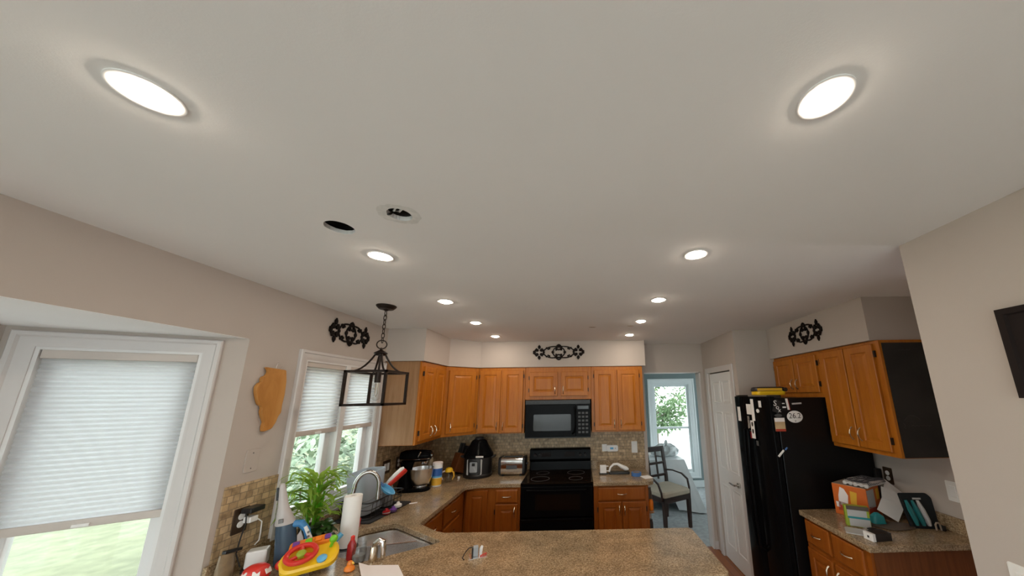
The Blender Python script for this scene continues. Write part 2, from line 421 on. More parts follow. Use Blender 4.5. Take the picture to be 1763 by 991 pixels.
# bay: angled walls, ceiling, windows
B0, B1 = (LX, 1.745), (LX-.65, 1.37)
ang = math.atan2(B1[1]-B0[1], B1[0]-B0[0])
def casing(g, x0, z0, x1, z1, w, y=0, t=.022):
    """mitred moulding around an opening x0..x1, z0..z1 (room side is -y)"""
    P = [(w, y), (w, y-t*.75), (w*.93, y-t), (w*.72, y-t), (w*.62, y-t*.62), (w*.25, y-t*.55), (w*.12, y-t*.35), (0, y-t*.35), (0, y)]
    loops = [[(x0-o, yy, z0-o), (x1+o, yy, z0-o), (x1+o, yy, z1+o), (x0-o, yy, z1+o)] for o, yy in P]
    g.loft(loops, ring=True)
def frame_ring(g, x0, z0, x1, z1, w, y0, y1):
    g.loft([frect(x0, z0, x1, z1, 0, y0), frect(x0, z0, x1, z1, 0, y1), frect(x0, z0, x1, z1, w, y1), frect(x0, z0, x1, z1, w, y0)], ring=True)
def window(name, loc, rot, w, z0, z1, cw, sashes, depth=.12, sash=.05, m='trim', sm='vinyl', rail=None, sashy=.055):
    """local frame: x along the wall, room side -y, wall front at y=0"""
    o = sgroup(name, loc, rot)
    g = G(); casing(g, 0, z0, w, z1, cw); g.make('casing', m, o)
    g = G(); frame_ring(g, 0, z0, w, z1, .012, -.004, depth); g.make('jamb', sm, o, smooth=False)
    for i, (a, b) in enumerate(sashes):
        g = G(); frame_ring(g, a, z0+.012, b, z1-.012, sash, sashy, sashy+.04)
        if rail: g.box(a+sash-.004, sashy+.002, rail-.02, b-sash+.004, sashy+.038, rail+.02)
        s = g.make('sash', sm, o, smooth=False, bevel=.004)
        g = G(); g.box(a+sash-.006, sashy+.018, z0+.012+sash-.006, b-sash+.006, sashy+.022, z1-.012-sash+.006); g.make('pane', 'glass', s, smooth=False)
        if i: 
            g = G(); g.box(sashes[i-1][1]-.002, -.002, z0+.012, a+.002, depth-.002, z1-.012); g.make('mullion', sm, o, smooth=False)
    return o
def bay_wall(name, A, B, w0, w1, z0=.55, z1=2.035):
    L = math.dist(A, B); a = math.atan2(B[1]-A[1], B[0]-A[0])
    g = G(); d = .10
    T = Matrix.Translation((*A, 0)) @ Matrix.Rotation(a, 4, 'Z')
    for b in ((0, 0, 0, w0, d, TOP), (w1, 0, 0, L, d, TOP), (w0, 0, 0, w1, d, z0), (w0, 0, z1, w1, d, TOP)): g.box(*b, T=T)
    return struct(g.make(name, 'wall', smooth=False))
# walls run so that the room side is local -y
B2, B3 = (B1[0], -.195), (LX, -.57)
Lb = math.dist(B0, B1)
bay_wall('wall_bay_kitchen_side', B1, B0, Lb-.658, Lb-.16)
bay_wall('wall_bay_centre', B2, B1, .115, 1.45)
bay_wall('wall_bay_far_side', B3, B2, .12, .60)
def bay_rot(A, B): return math.atan2(B[1]-A[1], B[0]-A[0])
def along(A, B, t):
    L = math.dist(A, B); return (A[0]+(B[0]-A[0])*t/L, A[1]+(B[1]-A[1])*t/L, 0)
window('window_1', along(B1, B0, Lb-.658), bay_rot(B1, B0), .498, .55, 2.035, .068, [(.012, .486)], depth=.10, sash=.048, sashy=.045)
window('window_2', along(B2, B1, .115), bay_rot(B2, B1), 1.335, .55, 2.035, .068, [(.012, .64), (.695, 1.323)], depth=.10, sash=.048, sashy=.045)
window('window_3', along(B3, B2, .12), bay_rot(B3, B2), .48, .55, 2.035, .068, [(.012, .468)], depth=.10, sash=.048, sashy=.045)
g = G(); g.prism([(LX-.0015, 1.745), (LX-.12, 1.745), (B1[0]-.1, B1[1]+.05), (B1[0]-.1, B2[1]-.05), (LX-.12, -.57), (LX-.0015, -.57)], 2.1215, 2.18); struct(g.make('ceiling_bay', 'baywhite', smooth=False))
wall('roof_bay', [(LX-1.0, -.9, 2.62, LX-.1, 1.95, 2.66)], 'cavity')
# kitchen window over the sink (left wall: room side is +x, so local -y -> +x)
window('window_4', (LX, 2.125, 0), R(90), .795, 1.045, 2.05, .062, [(.012, .375), (.420, .783)], depth=.12, sash=.05, sashy=.05)
# dining window, double hung
window('window_5', (1.505, 6.6, 0), 0, .775, .26, 2.0, .10, [(.012, .763)], depth=.12, sash=.05, m='diningtrim', sm='diningtrim', rail=1.115, sashy=.04)
window('window_added_6', (-1.2, 4.6, 0), R(90), 1.6, .5, 2.05, .09, [(.012, .78), (.82, 1.588)], depth=.12, m='diningtrim', sm='diningtrim')  # unseen side window added to light the dining room
window('window_added_8', (3.6, 6.2, 0), R(-90), 1.7, .4, 2.05, .09, [(.012, .83), (.87, 1.688)], depth=.12, m='diningtrim', sm='diningtrim')  # second unseen window added to brighten the far dining wall
# wide glazing added out of view behind the camera for fill daylight
window('window_added_7', (1.35, -3, 0), R(180), 3.05, .02, 2.25, .08, [(.012, 1.5), (1.55, 3.038)], depth=.12)
window('window_added_9', (LX, -2.7, 0), R(90), 1.8, .45, 2.12, .07, [(.012, .88), (.92, 1.788)], depth=.12)  # unseen window added for more daylight from behind the camera

# pantry door, wall x = 1.62 facing -x
d1 = sgroup('door_1', (1.62, 3.945, 0), R(-90))
g = G()
cas = [(0, 0), (0, 2.033), (.60, 2.033), (.60, 0)]
for (xa, za, xb, zb) in ((-.062, 0, 0, 2.095), (.60, 0, .655, 2.095), (0, 2.033, .60, 2.095)):
    g.box(xa, -.016, za, xb, 0, zb)
g.make('casing', 'trim', d1, smooth=False, bevel=.004)
g = G(); g.box(.008, .012, .008, .592, .047, 2.022)
slab = g.make('door_slab', 'doorwhite', d1, smooth=False)
for (xa, xb) in ((.085, .275), (.325, .515)):
    for (za, zb) in ((.16, .78), (.95, 1.58), (1.68, 1.93)):
        g = G(); g.loft([frect(xa, za, xb, zb, 0, .0125), frect(xa, za, xb, zb, .004, .007), frect(xa, za, xb, zb, .014, .007), frect(xa, za, xb, zb, .020, .0115), frect(xa, za, xb, zb, .024, .0115), frect(xa, za, xb, zb, .045, .0085)])
        g.make('door_panel', 'doorwhite', slab, smooth=False)
g = G(); g.cyl((.50, .014, .86), (.50, -.008, .86), .026, n=20); g.cyl((.50, -.005, .86), (.50, -.045, .86), .009); g.tube([(.50, -.042, .86), (.47, -.048, .861), (.43, -.047, .862), (.385, -.042, .858)], [.009, .010, .009, .007], 10)
g.make('door_handle', 'nickel', d1)

# ------------------------------------------------------------------ outside
wall('lawn', [(-40, -20, -.5, LX-1.2, 30, -.35)], 'lawn')
wall('exterior_ground', [(LX-1.2, -20, -.5, 12, -3.2, -.35), (LX-1.2, 6.75, -.5, 30, 40, -.35)], 'concrete')
def leafball(g, c, r, n, L, w, seed, lo=-1):
    q = random.Random(seed)
    for _ in range(n):
        a = q.uniform(0, 2*math.pi); z = q.uniform(lo, 1); s = math.sqrt(1-z*z); k = q.uniform(.55, 1)
        p = (c[0]+r[0]*s*math.cos(a)*k, c[1]+r[1]*s*math.sin(a)*k, c[2]+r[2]*z*k)
        d = (math.cos(a)*s+q.uniform(-.6, .6), math.sin(a)*s+q.uniform(-.6, .6), z*.5-.25+q.uniform(-.5, .5))
        g.leaf(p, d, (q.uniform(-.4, .4), q.uniform(-.4, .4), 1), L*q.uniform(.7, 1.3), w, .5, 4)
def shrub(loc, r, n, label, seed, L=.16, w=.05, trunk=None, m='leafout', name='shrub', cat='shrub'):
    t = thing(name, label, cat, loc)
    g = G(); leafball(g, (0, 0, r[2]*1.05), r, n, L, w, seed, -.9); g.make('foliage', m, t, smooth=False)
    g = G(); q = random.Random(seed)
    for k in range(5):
        a = k*1.256+q.uniform(-.3, .3); g.tube([(0, 0, -.02), (math.cos(a)*r[0]*.3, math.sin(a)*r[1]*.3, r[2]*.6), (math.cos(a)*r[0]*.55, math.sin(a)*r[1]*.55, r[2]*1.25)], [.02, .014, .006], 6)
    g.make('stem', 'bark', t)
    return t
shrub((-3.15, 4.15, -.35), (.62, .85, .95), 1500, 'pale green shrub with narrow leaves outside the window over the sink', 3)
shrub((-4.4, 6.1, -.35), (1.0, 1.1, 1.25), 1500, 'larger shrub standing behind the pale shrub outside the sink window', 5)
def tree(loc, label, seed):
    t = thing('tree', label, 'tree', loc)
    q = random.Random(seed)
    g = G(); fol = G()
    g.tube([(0, 0, -.02), (.03, .05, 1.0), (-.05, 0, 2.2), (0, .1, 3.6)], [.10, .08, .06, .03], 8)
    for k in range(11):
        a = q.uniform(0, 6.28); z0 = q.uniform(.8, 2.6); L = q.uniform(1.0, 1.7)
        e = (math.cos(a)*L, math.sin(a)*L*.7, z0+q.uniform(.35, .9))
        g.tube([(0, 0, z0), (e[0]*.5, e[1]*.5, z0+.25), e], [.035, .02, .008], 6)
        for j in range(5):
            tt = q.uniform(.4, 1.05)
            leafball(fol, (e[0]*tt, e[1]*tt, z0+(e[2]-z0)*tt+.05), (.42, .40, .20), 60, .12, .07, seed*100+k*7+j)
    g.make('trunk', 'bark', t); fol.make('foliage', 'treeleaf', t, smooth=False)
tree((2.35, 10.2, -.35), 'leafy tree with thin spreading branches seen through the dining room window', 11)

# =================================================================== CEILING FIXTURES
def downlight():
    t = thing('ceiling_light', '', 'light', (0, 0, CH), group='recessed ceiling lights')
    g = G(); g.lathe([(.0358, -.001), (.0358, -.0010), (.046, -.0022), (.0535, -.0032), (.0552, -.0026), (.0555, 0), (.0358, 0)], n=40, caps=False); g.make('trim_ring', 'white', t)
    g = G(); g.lathe([(.0356, -.001), (.0356, -.0014), (.033, -.0056), (.024, -.0088), (.012, -.0102), (.002, -.0106)], n=36); g.make('lens', 'lens', t)
    return t
dl = downlight(); first = True
rows = [(.575, 'nearest the camera'), (1.383, 'second along from the camera'), (2.11, 'third along from the camera'), (2.76, 'fourth along from the camera'), (3.42, 'closest to the range wall')]
for x, side in ((-.927, 'window-side row'), (.562, 'refrigerator-side row')):
    for y, w in rows:
        lab = f'lit recessed ceiling light in the {side}, {w}'
        if first: dl.location = (x, y, CH); dl['label'] = lab; first = False
        else: dup(dl, (x, y, CH), lab)
for x in (-.927, .562):  # extra lights behind the camera, added to brighten the room
    for y in (-.6, -1.8):
        dup(dl, (x, y, CH), 'unseen ceiling light added for brightness in the ' + ('window-side' if x < 0 else 'partition-side') + ' row, ' + ('just behind the camera' if y > -1 else 'last one behind the camera'))

# cut-out in the ceiling and old fixture box
t = thing('ceiling_cutout', 'empty round hole cut in the ceiling beside the old fixture box', 'hole', (-.926, 1.127, CH))
g = G(); g.lathe([(.051, .0165), (.075, .0165), (.09, .07), (.09, .19), (.001, .19)], n=28, caps=False); g.make('cavity', 'cavity', t)
g = G(); g.lathe([(.0495, .0005), (.0495, .015), (.0512, .015), (.0512, .0005)], n=28, caps=False); g.make('cut_edge', 'plaster', t)
t = thing('ceiling_box', 'open electrical box with loose wires in a scuffed plaster patch on the ceiling', 'electrical box', (-.646, 1.037, CH))
g = G()
n = 36; q = random.Random(4)
lo = [[((.0405)*math.cos(2*math.pi*i/n), .0405*math.sin(2*math.pi*i/n), z) for i in range(n)] for z in (0, -.0015)]
ou = [(.068+q.uniform(-.004, .004)+.006*math.cos(4*math.pi*i/n)) for i in range(n)]
lo.append([(ou[i]*math.cos(2*math.pi*i/n), ou[i]*math.sin(2*math.pi*i/n), -.0008) for i in range(n)])
g.loft(lo, False, False); g.make('plaster_patch', 'plaster', t, smooth=False)
g = G(); g.lathe([(.0412, .0), (.0412, .055), (.001, .055)], n=28, caps=False); g.make('box_shell', 'cavity', t)
g = G(); g.tube([(-.01, .0, .05), (.012, .012, .03), (.024, -.006, .022), (.005, -.02, .03)], .006, 7); g.make('red_wire', 'redwire', t)
g = G(); g.tube([(.02, .01, .05), (-.012, .014, .02), (-.02, -.004, .012), (-.004, -.012, .03)], .004, 7); g.make('white_wire', 'white', t)
g = G(); g.tube([(-.03, .018, .03), (-.033, .002, .005), (-.0285, -.012, -.006), (-.0285, -.02, -.012)], .004, 7); g.make('black_wire', 'blackplastic', t)
for i, (x, y, w) in enumerate(((.13, 2.996, 'midway between the two rows of lights'), (.50, 2.955, 'beside the lights on the refrigerator side'))):
    g = G(); q = random.Random(i); g.loft([[((.035+q.uniform(-.006, .006))*math.cos(a)*k, (.012+q.uniform(-.003, .003))*math.sin(a)*k, z) for a in [2*math.pi*j/14 for j in range(14)]] for k, z in ((1, 0), (.6, -.003))])
    tag(g.make('ceiling_scar', 'cardtop', loc=(x, y, CH)), 'small torn paint mark on the ceiling '+w, 'mark', 'paint marks on the ceiling')

# lantern pendant over the sink
t = thing('pendant_lantern', 'oil-rubbed bronze square lantern pendant hanging on a chain by the sink window', 'pendant light', (-1.385, 2.20, CH))
g = G(); g.lathe([(.064, 0), (.064, -.006), (.058, -.014), (.046, -.026), (.018, -.030), (.010, -.038)], n=32); g.make('canopy', 'bronze', t)
zc = -.036; k = 0
while zc > -.235:
    g = G(); pts = []
    for i in range(14):
        a = 2*math.pi*i/14; lx, lz = .0095*math.cos(a), .021*math.sin(a)
        pts.append((lx, 0, zc-.02+lz) if k % 2 else (0, lx, zc-.02+lz))
    g.tube(pts, .0028, 6, closed=True); g.make('chain_link', 'bronze', t); zc -= .0325; k += 1
g = G(); g.tube([(.030*math.cos(2*math.pi*i/24)*.85, .030*math.cos(2*math.pi*i/24)*.53, -.282+.030*math.sin(2*math.pi*i/24)) for i in range(24)], .0042, 7, closed=True); g.make('hanging_ring', 'bronze', t)
g = G(); g.lathe([(.006, -.305), (.008, -.318), (.012, -.322), (.040, -.340), (.043, -.346), (.030, -.349), (.026, -.36)], n=24); g.make('cap', 'bronze', t)
for sx in (-1, 1):
    for sy in (-1, 1):
        g = G(); pts = []
        for i in range(9):
            u = i/8; rr = .020+.105*u; zz = -.348-.128*(1-(1-u)**2.4)
            pts.append((sx*rr, sy*rr, zz))
        g.tube(pts, .0065, 6); g.make('arm', 'bronze', t)
g = G(); H = .129; b = .0075
for z in (-.476, -.69):
    for s in (-1, 1):
        g.box(-H-b, s*H-b, z-b, H+b, s*H+b, z+b); g.box(s*H-b, -H-b, z-b, s*H+b, H+b, z+b)
for sx in (-1, 1):
    for sy in (-1, 1): g.box(sx*H-b, sy*H-b, -.69, sx*H+b, sy*H+b, -.470)
g.make('frame', 'bronze', t, smooth=False, remesh=0)
g = G(); g.cyl((0, 0, -.355), (0, 0, -.47), .007); g.make('stem', 'bronze', t)
g = G(); g.cyl((0, 0, -.465), (0, 0, -.545), .019); g.make('socket', 'bronze', t)
g = G(); g.lathe([(.013, -.545), (.016, -.56), (.027, -.60), (.030, -.63), (.024, -.655), (.002, -.668)], n=20); bl = g.make('bulb', 'clear', t)
g = G(); g.tube([(-.006, 0, -.55), (-.008, 0, -.62), (0, 0, -.64), (.008, 0, -.62), (.006, 0, -.55)], .0022, 6); g.make('filament', 'brass', bl)

# ------------------------------------------------------------------ iron scroll work (three alike)
def scroll_mesh():
    g = G(); z0, z1 = 0, .012
    def disc(x, y, r, n=12): g.prism([(x+r*math.cos(2*math.pi*i/n), y+r*math.sin(2*math.pi*i/n)) for i in range(n)], z0, z1)
    def arc(cx, cy, rx, ry, a0, a1, w, n=18):
        pts = [(cx+rx*math.cos(R(a0+(a1-a0)*i/n)), cy+ry*math.sin(R(a0+(a1-a0)*i/n)), .006) for i in range(n+1)]
        g.tube(pts, w, 6)
    for s in (-1, 1):
        X = s*.236
        for sx in (-1, 1):
            for sy in (-1, 1):
                disc(X+sx*.025, sy*.025, .0185); disc(X+sx*.034, sy*.040, .011); disc(X+sx*.046, sy*.026, .011)
        for sy in (-1, 1):
            disc(X, sy*.056, .016); g.prism([(X-.019, sy*.064), (X+.019, sy*.064), (X, sy*.094)] if sy > 0 else [(X+.019, sy*.064), (X-.019, sy*.064), (X, sy*.094)], z0, z1); disc(X, sy*.066, .018)
        disc(X+s*.056, 0, .017); g.prism(rrect(X+s*.056-.012 if s > 0 else X-.075, -.022, X+.075 if s > 0 else X-.044, .022, .006, 2), z0, z1)
        disc(X-s*.055, 0, .014)
        for sy in (-1, 1):
            # outer vesica strap
            arc(s*.070, sy*-.010, .118, .078, 90 if s > 0 else 90, 0 if s > 0 else 180, .0075) if sy > 0 else arc(s*.070, .010, .118, .078, 270, 360 if s > 0 else 180, .0075)
            disc(s*.148, sy*.052, .011); disc(s*.112, sy*.044, .010); disc(s*.128, sy*.036, .009)
        # inner loop
        arc(0, 0, .072, .062, -90, 90, .0075) if s > 0 else arc(0, 0, .072, .062, 90, 270, .0075)
        disc(s*.072, 0, .017)
        for sy in (-1, 1): disc(s*.030, sy*.030, .012); arc(s*.04, sy*.068, .045, .002, 0, 180, .007, 6)
    for sy in (-1, 1):
        arc(0, sy*.060, .029, .030, 0, 360, .0085); disc(0, sy*.088, .011)
    return g
sc = scroll_mesh().make('iron_wall_art', 'iron', loc=(-.25, 3.783, 2.305), rot=(R(90), 0, 0), remesh=.0028)
tag(sc, 'black iron scroll ornament on the soffit above the microwave', 'wall decoration', 'black iron scroll ornaments')
for loc, rz, lab in (((LX+.002, 2.485, 2.292), R(90), 'black iron scroll ornament on the wall above the sink window'), ((1.983, 2.665, 2.293), R(-90), 'black iron scroll ornament on the soffit above the refrigerator cabinets')):
    o = sc.copy(); C.objects.link(o); o.location = loc; o.rotation_euler = (R(90), 0, rz); o['label'] = lab
    o.scale = (.70 if 'sink' in lab else .66, 1, 1)

# wooden plaque on the left wall
t = thing('wooden_plaque', 'honey pine cut-out wall plaque with a scalloped edge hanging left of the sink window', 'wall decoration', (LX, 0, 0))
oly = [(1.845, 1.975), (1.972, 1.967), (1.986, 1.90), (1.990, 1.82), (1.985, 1.755), (1.988, 1.715), (1.972, 1.69), (1.965, 1.66), (1.945, 1.625), (1.92, 1.617), (1.898, 1.612), (1.892, 1.64), (1.897, 1.665), (1.877, 1.70), (1.866, 1.725), (1.869, 1.745), (1.862, 1.757), (1.845, 1.765), (1.828, 1.80), (1.816, 1.835), (1.812, 1.862), (1.826, 1.885), (1.838, 1.888), (1.834, 1.908), (1.842, 1.922), (1.856, 1.925), (1.868, 1.945), (1.862, 1.962)]
g = G(); g.loft([[(x, y, z) for y, z in roundpoly(oly, .008, 2)] for x in (.004, .024)]); g.make('board', 'board', t, bevel=.003)
g = G(); g.tube([(.016, 1.912, 1.965), (.018, 1.910, 1.985), (.014, 1.922, 2.012)], .0022, 6); g.tube([(.016, 1.912, 1.965), (.016, 1.93, 1.975), (.014, 1.948, 1.985)], .0022, 6); g.make('hanging_wire', 'steel', t)

# =================================================================== CABINETS
def handle(g, x, z, y=-.02, L=.085, horiz=False):
    pts = []
    for i in range(9):
        u = i/8; s = (u-.5)*L; b = y-.004-.022*math.sin(math.pi*u)**.6
        pts.append((x+s, b, z) if horiz else (x, b, z+s))
    g.tube(pts, [.0065, .0045, .0045, .005, .006, .005, .0045, .0045, .0065], 8)
def door_mesh(g, x0, z0, x1, z1, t=.02, y=0, fr=.05):
    f = min(fr, (x1-x0)*.22)
    P = [(0, y-.001), (0, y-t+.004), (.004, y-t), (f, y-t), (f+.005, y-t+.007), (f+.010, y-t+.007), (f+.030, y-t+.0015)]
    g.loft([frect(x0, z0, x1, z1, i, yy) for i, yy in P])
def drawer_mesh(g, x0, z0, x1, z1, t=.02, y=0):
    P = [(0, y-.001), (0, y-t+.007), (.006, y-t+.002), (.012, y-t)]
    g.loft([frect(x0, z0, x1, z1, i, yy) for i, yy in P])
def cabinet(label, loc, rot, w, z0, z1, d, doors=(), drawers=(), name='wall_cabinet', cat='cabinet', endmat=None, kick=0, group=None, x0=0., poly=None, end=None):
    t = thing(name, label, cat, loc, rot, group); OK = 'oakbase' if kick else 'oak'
    g = G()
    if poly: g.prism(poly, z0+kick, z1)
    else:
        g.box(x0, 0, z0+kick, w, d, z1)
        if kick: g.box(x0+.01, .06, z0, w-.01, d, z0+kick)
    g.make('body', OK, t, smooth=False, bevel=.002)
    if end:
        m, side = end; xx = (x0-.004, x0) if side < 0 else (w, w+.004)
        g = G(); g.box(xx[0], .018, z0+kick+.004, xx[1], d, z1-.02 if m == 'chalk' else z1); g.make({'chalk': 'chalkboard_panel'}.get(m, 'end_panel'), m, t, smooth=False)
    for (a, za, b, zb, hx, hz, hs) in doors:
        g = G(); door_mesh(g, a, za, b, zb); o = g.make('door', OK, t, smooth=False)
        if hx is not None:
            g = G(); handle(g, hx, hz); g.make('handle', 'brass', o)
        if hs:
            xh = a-.004 if hs < 0 else b+.004
            for zz in (za+.07, zb-.07):
                g = G(); g.box(xh-.006, -.014, zz-.022, xh+.006, -.0005, zz+.022); g.make('hinge', 'hinge', o, smooth=False)
    for (a, za, b, zb) in drawers:
        g = G(); drawer_mesh(g, a, za, b, zb); o = g.make('drawer', OK, t, smooth=False)
        g = G(); handle(g, (a+b)/2, (za+zb)/2, horiz=True); g.make('handle', 'brass', o)
    return t
UB, UT = 1.37, 2.128
# left run above the counter, faces +x
cabinet('honey oak two-door wall cabinet with a veneered end panel beside the sink window', (-1.487, 2.995, 0), R(90), .545, UB, UT, .336,
        [(.040, UB+.03, .272, UT-.045, .235, UB+.10, -1), (.282, UB+.03, .515, UT-.045, .318, UB+.10, 1)], end=('oakside', -1))
# corner cabinet set diagonally
dA, dB = (-1.487, 3.542), (-1.205, 3.80); La = math.dist(dA, dB); aa = math.atan2(dB[1]-dA[1], dB[0]-dA[0])
Ti = (Matrix.Translation((*dA, 0)) @ Matrix.Rotation(aa, 4, 'Z')).inverted()
cpoly = [tuple((Ti @ Vector((x, y, 0)))[:2]) for x, y in (dA, dB, (-1.205, BY-.001), (LX+.001, BY-.001), (LX+.001, 3.542))]
cabinet('honey oak single-door wall cabinet set diagonally across the corner', (*dA, 0), aa, La, UB, UT, .3, [(.035, UB+.03, La-.035, UT-.045, .075, UB+.10, 1)], poly=cpoly)
FY = 3.80
cabinet('honey oak two-door wall cabinet between the corner cabinet and the microwave', (-1.203, FY, 0), 0, .554, UB, UT, BY-FY-.001,
        [(.02, UB+.012, .268, UT-.035, .240, UB+.085, -1), (.290, UB+.012, .532, UT-.035, .312, UB+.085, 1)])
cabinet('short honey oak two-door cabinet mounted over the microwave', (-.647, FY, 0), 0, .782, 1.745, UT, BY-FY-.001,
        [(.050, 1.785, .385, UT-.06, .355, 1.855, -1), (.425, 1.785, .742, UT-.06, .452, 1.855, 1)])
cabinet('honey oak two-door wall cabinet between the microwave and the dining room opening', (.137, FY, 0), 0, .620, UB, UT, BY-FY-.001,
        [(.035, UB+.018, .288, UT-.045, .262, UB+.09, -1), (.312, UB+.018, .575, UT-.045, .340, UB+.09, 1)])
# right wall, faces -x: local x runs towards the camera
RX = 2.022
cabinet('short honey oak two-door cabinet over the refrigerator', (RX, 3.218, 0), R(-90), .622, 1.745, UT, .335,
        [(.010, 1.785, .300, UT-.028, .272, 1.86, -1), (.312, 1.785, .590, UT-.028, .340, 1.86, 1)])
cabinet('tall honey oak wall cabinet with a chalkboard end panel near the partition', (RX, 2.594, 0), R(-90), .54, UB, UT, .335,
        [(.012, UB+.03, .258, UT-.02, .228, UB+.12, -1), (.268, UB+.03, .500, UT-.02, .298, UB+.12, 1)], end=('chalk', 1))
cb = [o for o in C.objects if o.name.startswith('chalkboard_panel')][0]
g = G()
def chalk(pts): g.tube([(.5442, y, z) for y, z in pts], .0011, 4)
chalk([(.06+.11*i/12, 1.60+.035*math.sin(math.pi*i/12)) for i in range(13)]); chalk([(.05, 1.585), (.065, 1.57), (.05, 1.56), (.062, 1.55)])
chalk([(.10+.012*i, 1.565+.007*(i % 2)) for i in range(12)]); chalk([(.12+.012*i, 2.055+.006*(i % 2)) for i in range(8)])
g.make('chalk_writing', 'chalkline', cb)
# base cabinets
CT = .878
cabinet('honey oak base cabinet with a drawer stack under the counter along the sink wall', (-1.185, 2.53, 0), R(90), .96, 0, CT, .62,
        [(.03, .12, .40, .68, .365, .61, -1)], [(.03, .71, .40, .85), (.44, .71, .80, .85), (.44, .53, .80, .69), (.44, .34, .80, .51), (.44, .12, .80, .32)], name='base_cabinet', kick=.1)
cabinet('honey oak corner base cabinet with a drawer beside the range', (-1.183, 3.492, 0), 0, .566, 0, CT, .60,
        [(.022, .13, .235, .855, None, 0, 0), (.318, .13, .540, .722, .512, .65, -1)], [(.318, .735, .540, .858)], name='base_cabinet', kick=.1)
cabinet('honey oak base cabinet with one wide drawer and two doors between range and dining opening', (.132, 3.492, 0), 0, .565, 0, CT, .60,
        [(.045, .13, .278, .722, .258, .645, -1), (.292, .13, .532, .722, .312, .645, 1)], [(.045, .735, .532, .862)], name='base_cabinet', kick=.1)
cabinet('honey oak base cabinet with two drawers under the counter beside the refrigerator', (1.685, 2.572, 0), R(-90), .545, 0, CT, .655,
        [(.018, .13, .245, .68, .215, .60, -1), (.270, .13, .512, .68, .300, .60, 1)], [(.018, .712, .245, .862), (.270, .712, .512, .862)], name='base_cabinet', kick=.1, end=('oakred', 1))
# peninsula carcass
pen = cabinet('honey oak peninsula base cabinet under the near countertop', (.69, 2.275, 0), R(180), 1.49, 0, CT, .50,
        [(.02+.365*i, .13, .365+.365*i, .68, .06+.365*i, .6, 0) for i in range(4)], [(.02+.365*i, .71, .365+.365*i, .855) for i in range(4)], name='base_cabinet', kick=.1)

g = G(); g.box(0, .501, 0, 2.51, .513, CT); g.make('back_panel', 'oakbase', pen, smooth=False)
W2 = [(-.80, 2.288), (-.90, 2.295), (-1.16, 2.497), (-1.183, 2.527), (-1.170, 2.482), (-.895, 2.281), (-.80, 2.276)]
g = G(); g.prism([(.69-x, 2.275-y) for x, y in W2], .10, CT); g.make('corner_panel', 'oakbase', pen, smooth=False)
# =================================================================== COUNTERTOPS
CZ0, CZ = .880, .915
CI = CZ+.0007
hole = [(-.86, 2.19), (-1.33, 2.512), (-1.505, 2.40), (-1.465, 2.06), (-1.20, 1.965)]
holer = roundpoly(hole, .045, 5)
def slab_with_hole(outer, holes, z0, z1):
    bm = bmesh.new()
    rings = []
    for z in (z1, z0):
        edges = []
        for l in [outer]+holes:
            vs = [bm.verts.new((x, y, z)) for x, y in l]; rings.append(vs)
            edges += [bm.edges.new((vs[i], vs[(i+1) % len(vs)])) for i in range(len(vs))]
        bmesh.ops.triangle_fill(bm, use_beauty=True, use_dissolve=False, edges=edges)
    h = len(rings)//2
    for a, b in zip(rings[:h], rings[h:]):
        k = len(a)
        for i in range(k): bm.faces.new((a[i], a[(i+1) % k], b[(i+1) % k], b[i]))
    g = G(); g.bm.free(); g.bm = bm
    return g
main = [(LX+.001, 1.75), (.715, 1.75), (.738, 1.775), (.735, 2.29), (.715, 2.312), (-.90, 2.322), (-.97, 2.352), (-1.135, 2.478), (-1.150, 2.52), (-1.150, 3.395), (-1.135, 3.42), (-1.05, 3.462), (-1.02, 3.468), (-.613, 3.468), (-.613, BY-.001), (LX+.001, BY-.001)]
t = thing('granite_countertop', 'tan speckled granite countertop running from the range round the sink to the peninsula', 'countertop')
slab_with_hole(main, [holer], CZ0, CZ).make('counter_slab', 'granite', t, smooth=False, bevel=.004)
g = G(); g.box(LX+.001, 1.75, CZ+.0005, LX+.02, BY-.022, 1.003); g.box(LX+.001, BY-.021, CZ+.0005, -.613, BY-.001, 1.003)
g.make('upstand', 'granite', t, smooth=False, bevel=.002)
t = thing('granite_countertop', 'short tan granite countertop between the range and the dining room opening', 'countertop')
g = G(); g.prism([(.129, 3.455), (.70, 3.455), (.745, 3.475), (.762, 3.52), (.78, 4.05), (.80, BY-.001), (.129, BY-.001)], CZ0, CZ); g.make('counter_slab', 'granite', t, smooth=False, bevel=.004)
g = G(); g.box(.129, BY-.021, CZ+.0005, .80, BY-.001, 1.003); g.make('upstand', 'granite', t, smooth=False, bevel=.002)
t = thing('granite_countertop', 'tan granite countertop beside the refrigerator with parcels on it', 'countertop')
g = G(); g.prism(roundpoly([(1.655, 1.99), (2.359, 1.99), (2.359, 2.588), (1.655, 2.588)], .006, 2), CZ0, CZ); g.make('counter_slab', 'granite', t, smooth=False, bevel=.004)
g = G(); g.box(2.337, 1.99, CZ+.0005, 2.359, 2.588, 1.005); g.make('upstand', 'granite', t, smooth=False, bevel=.002)

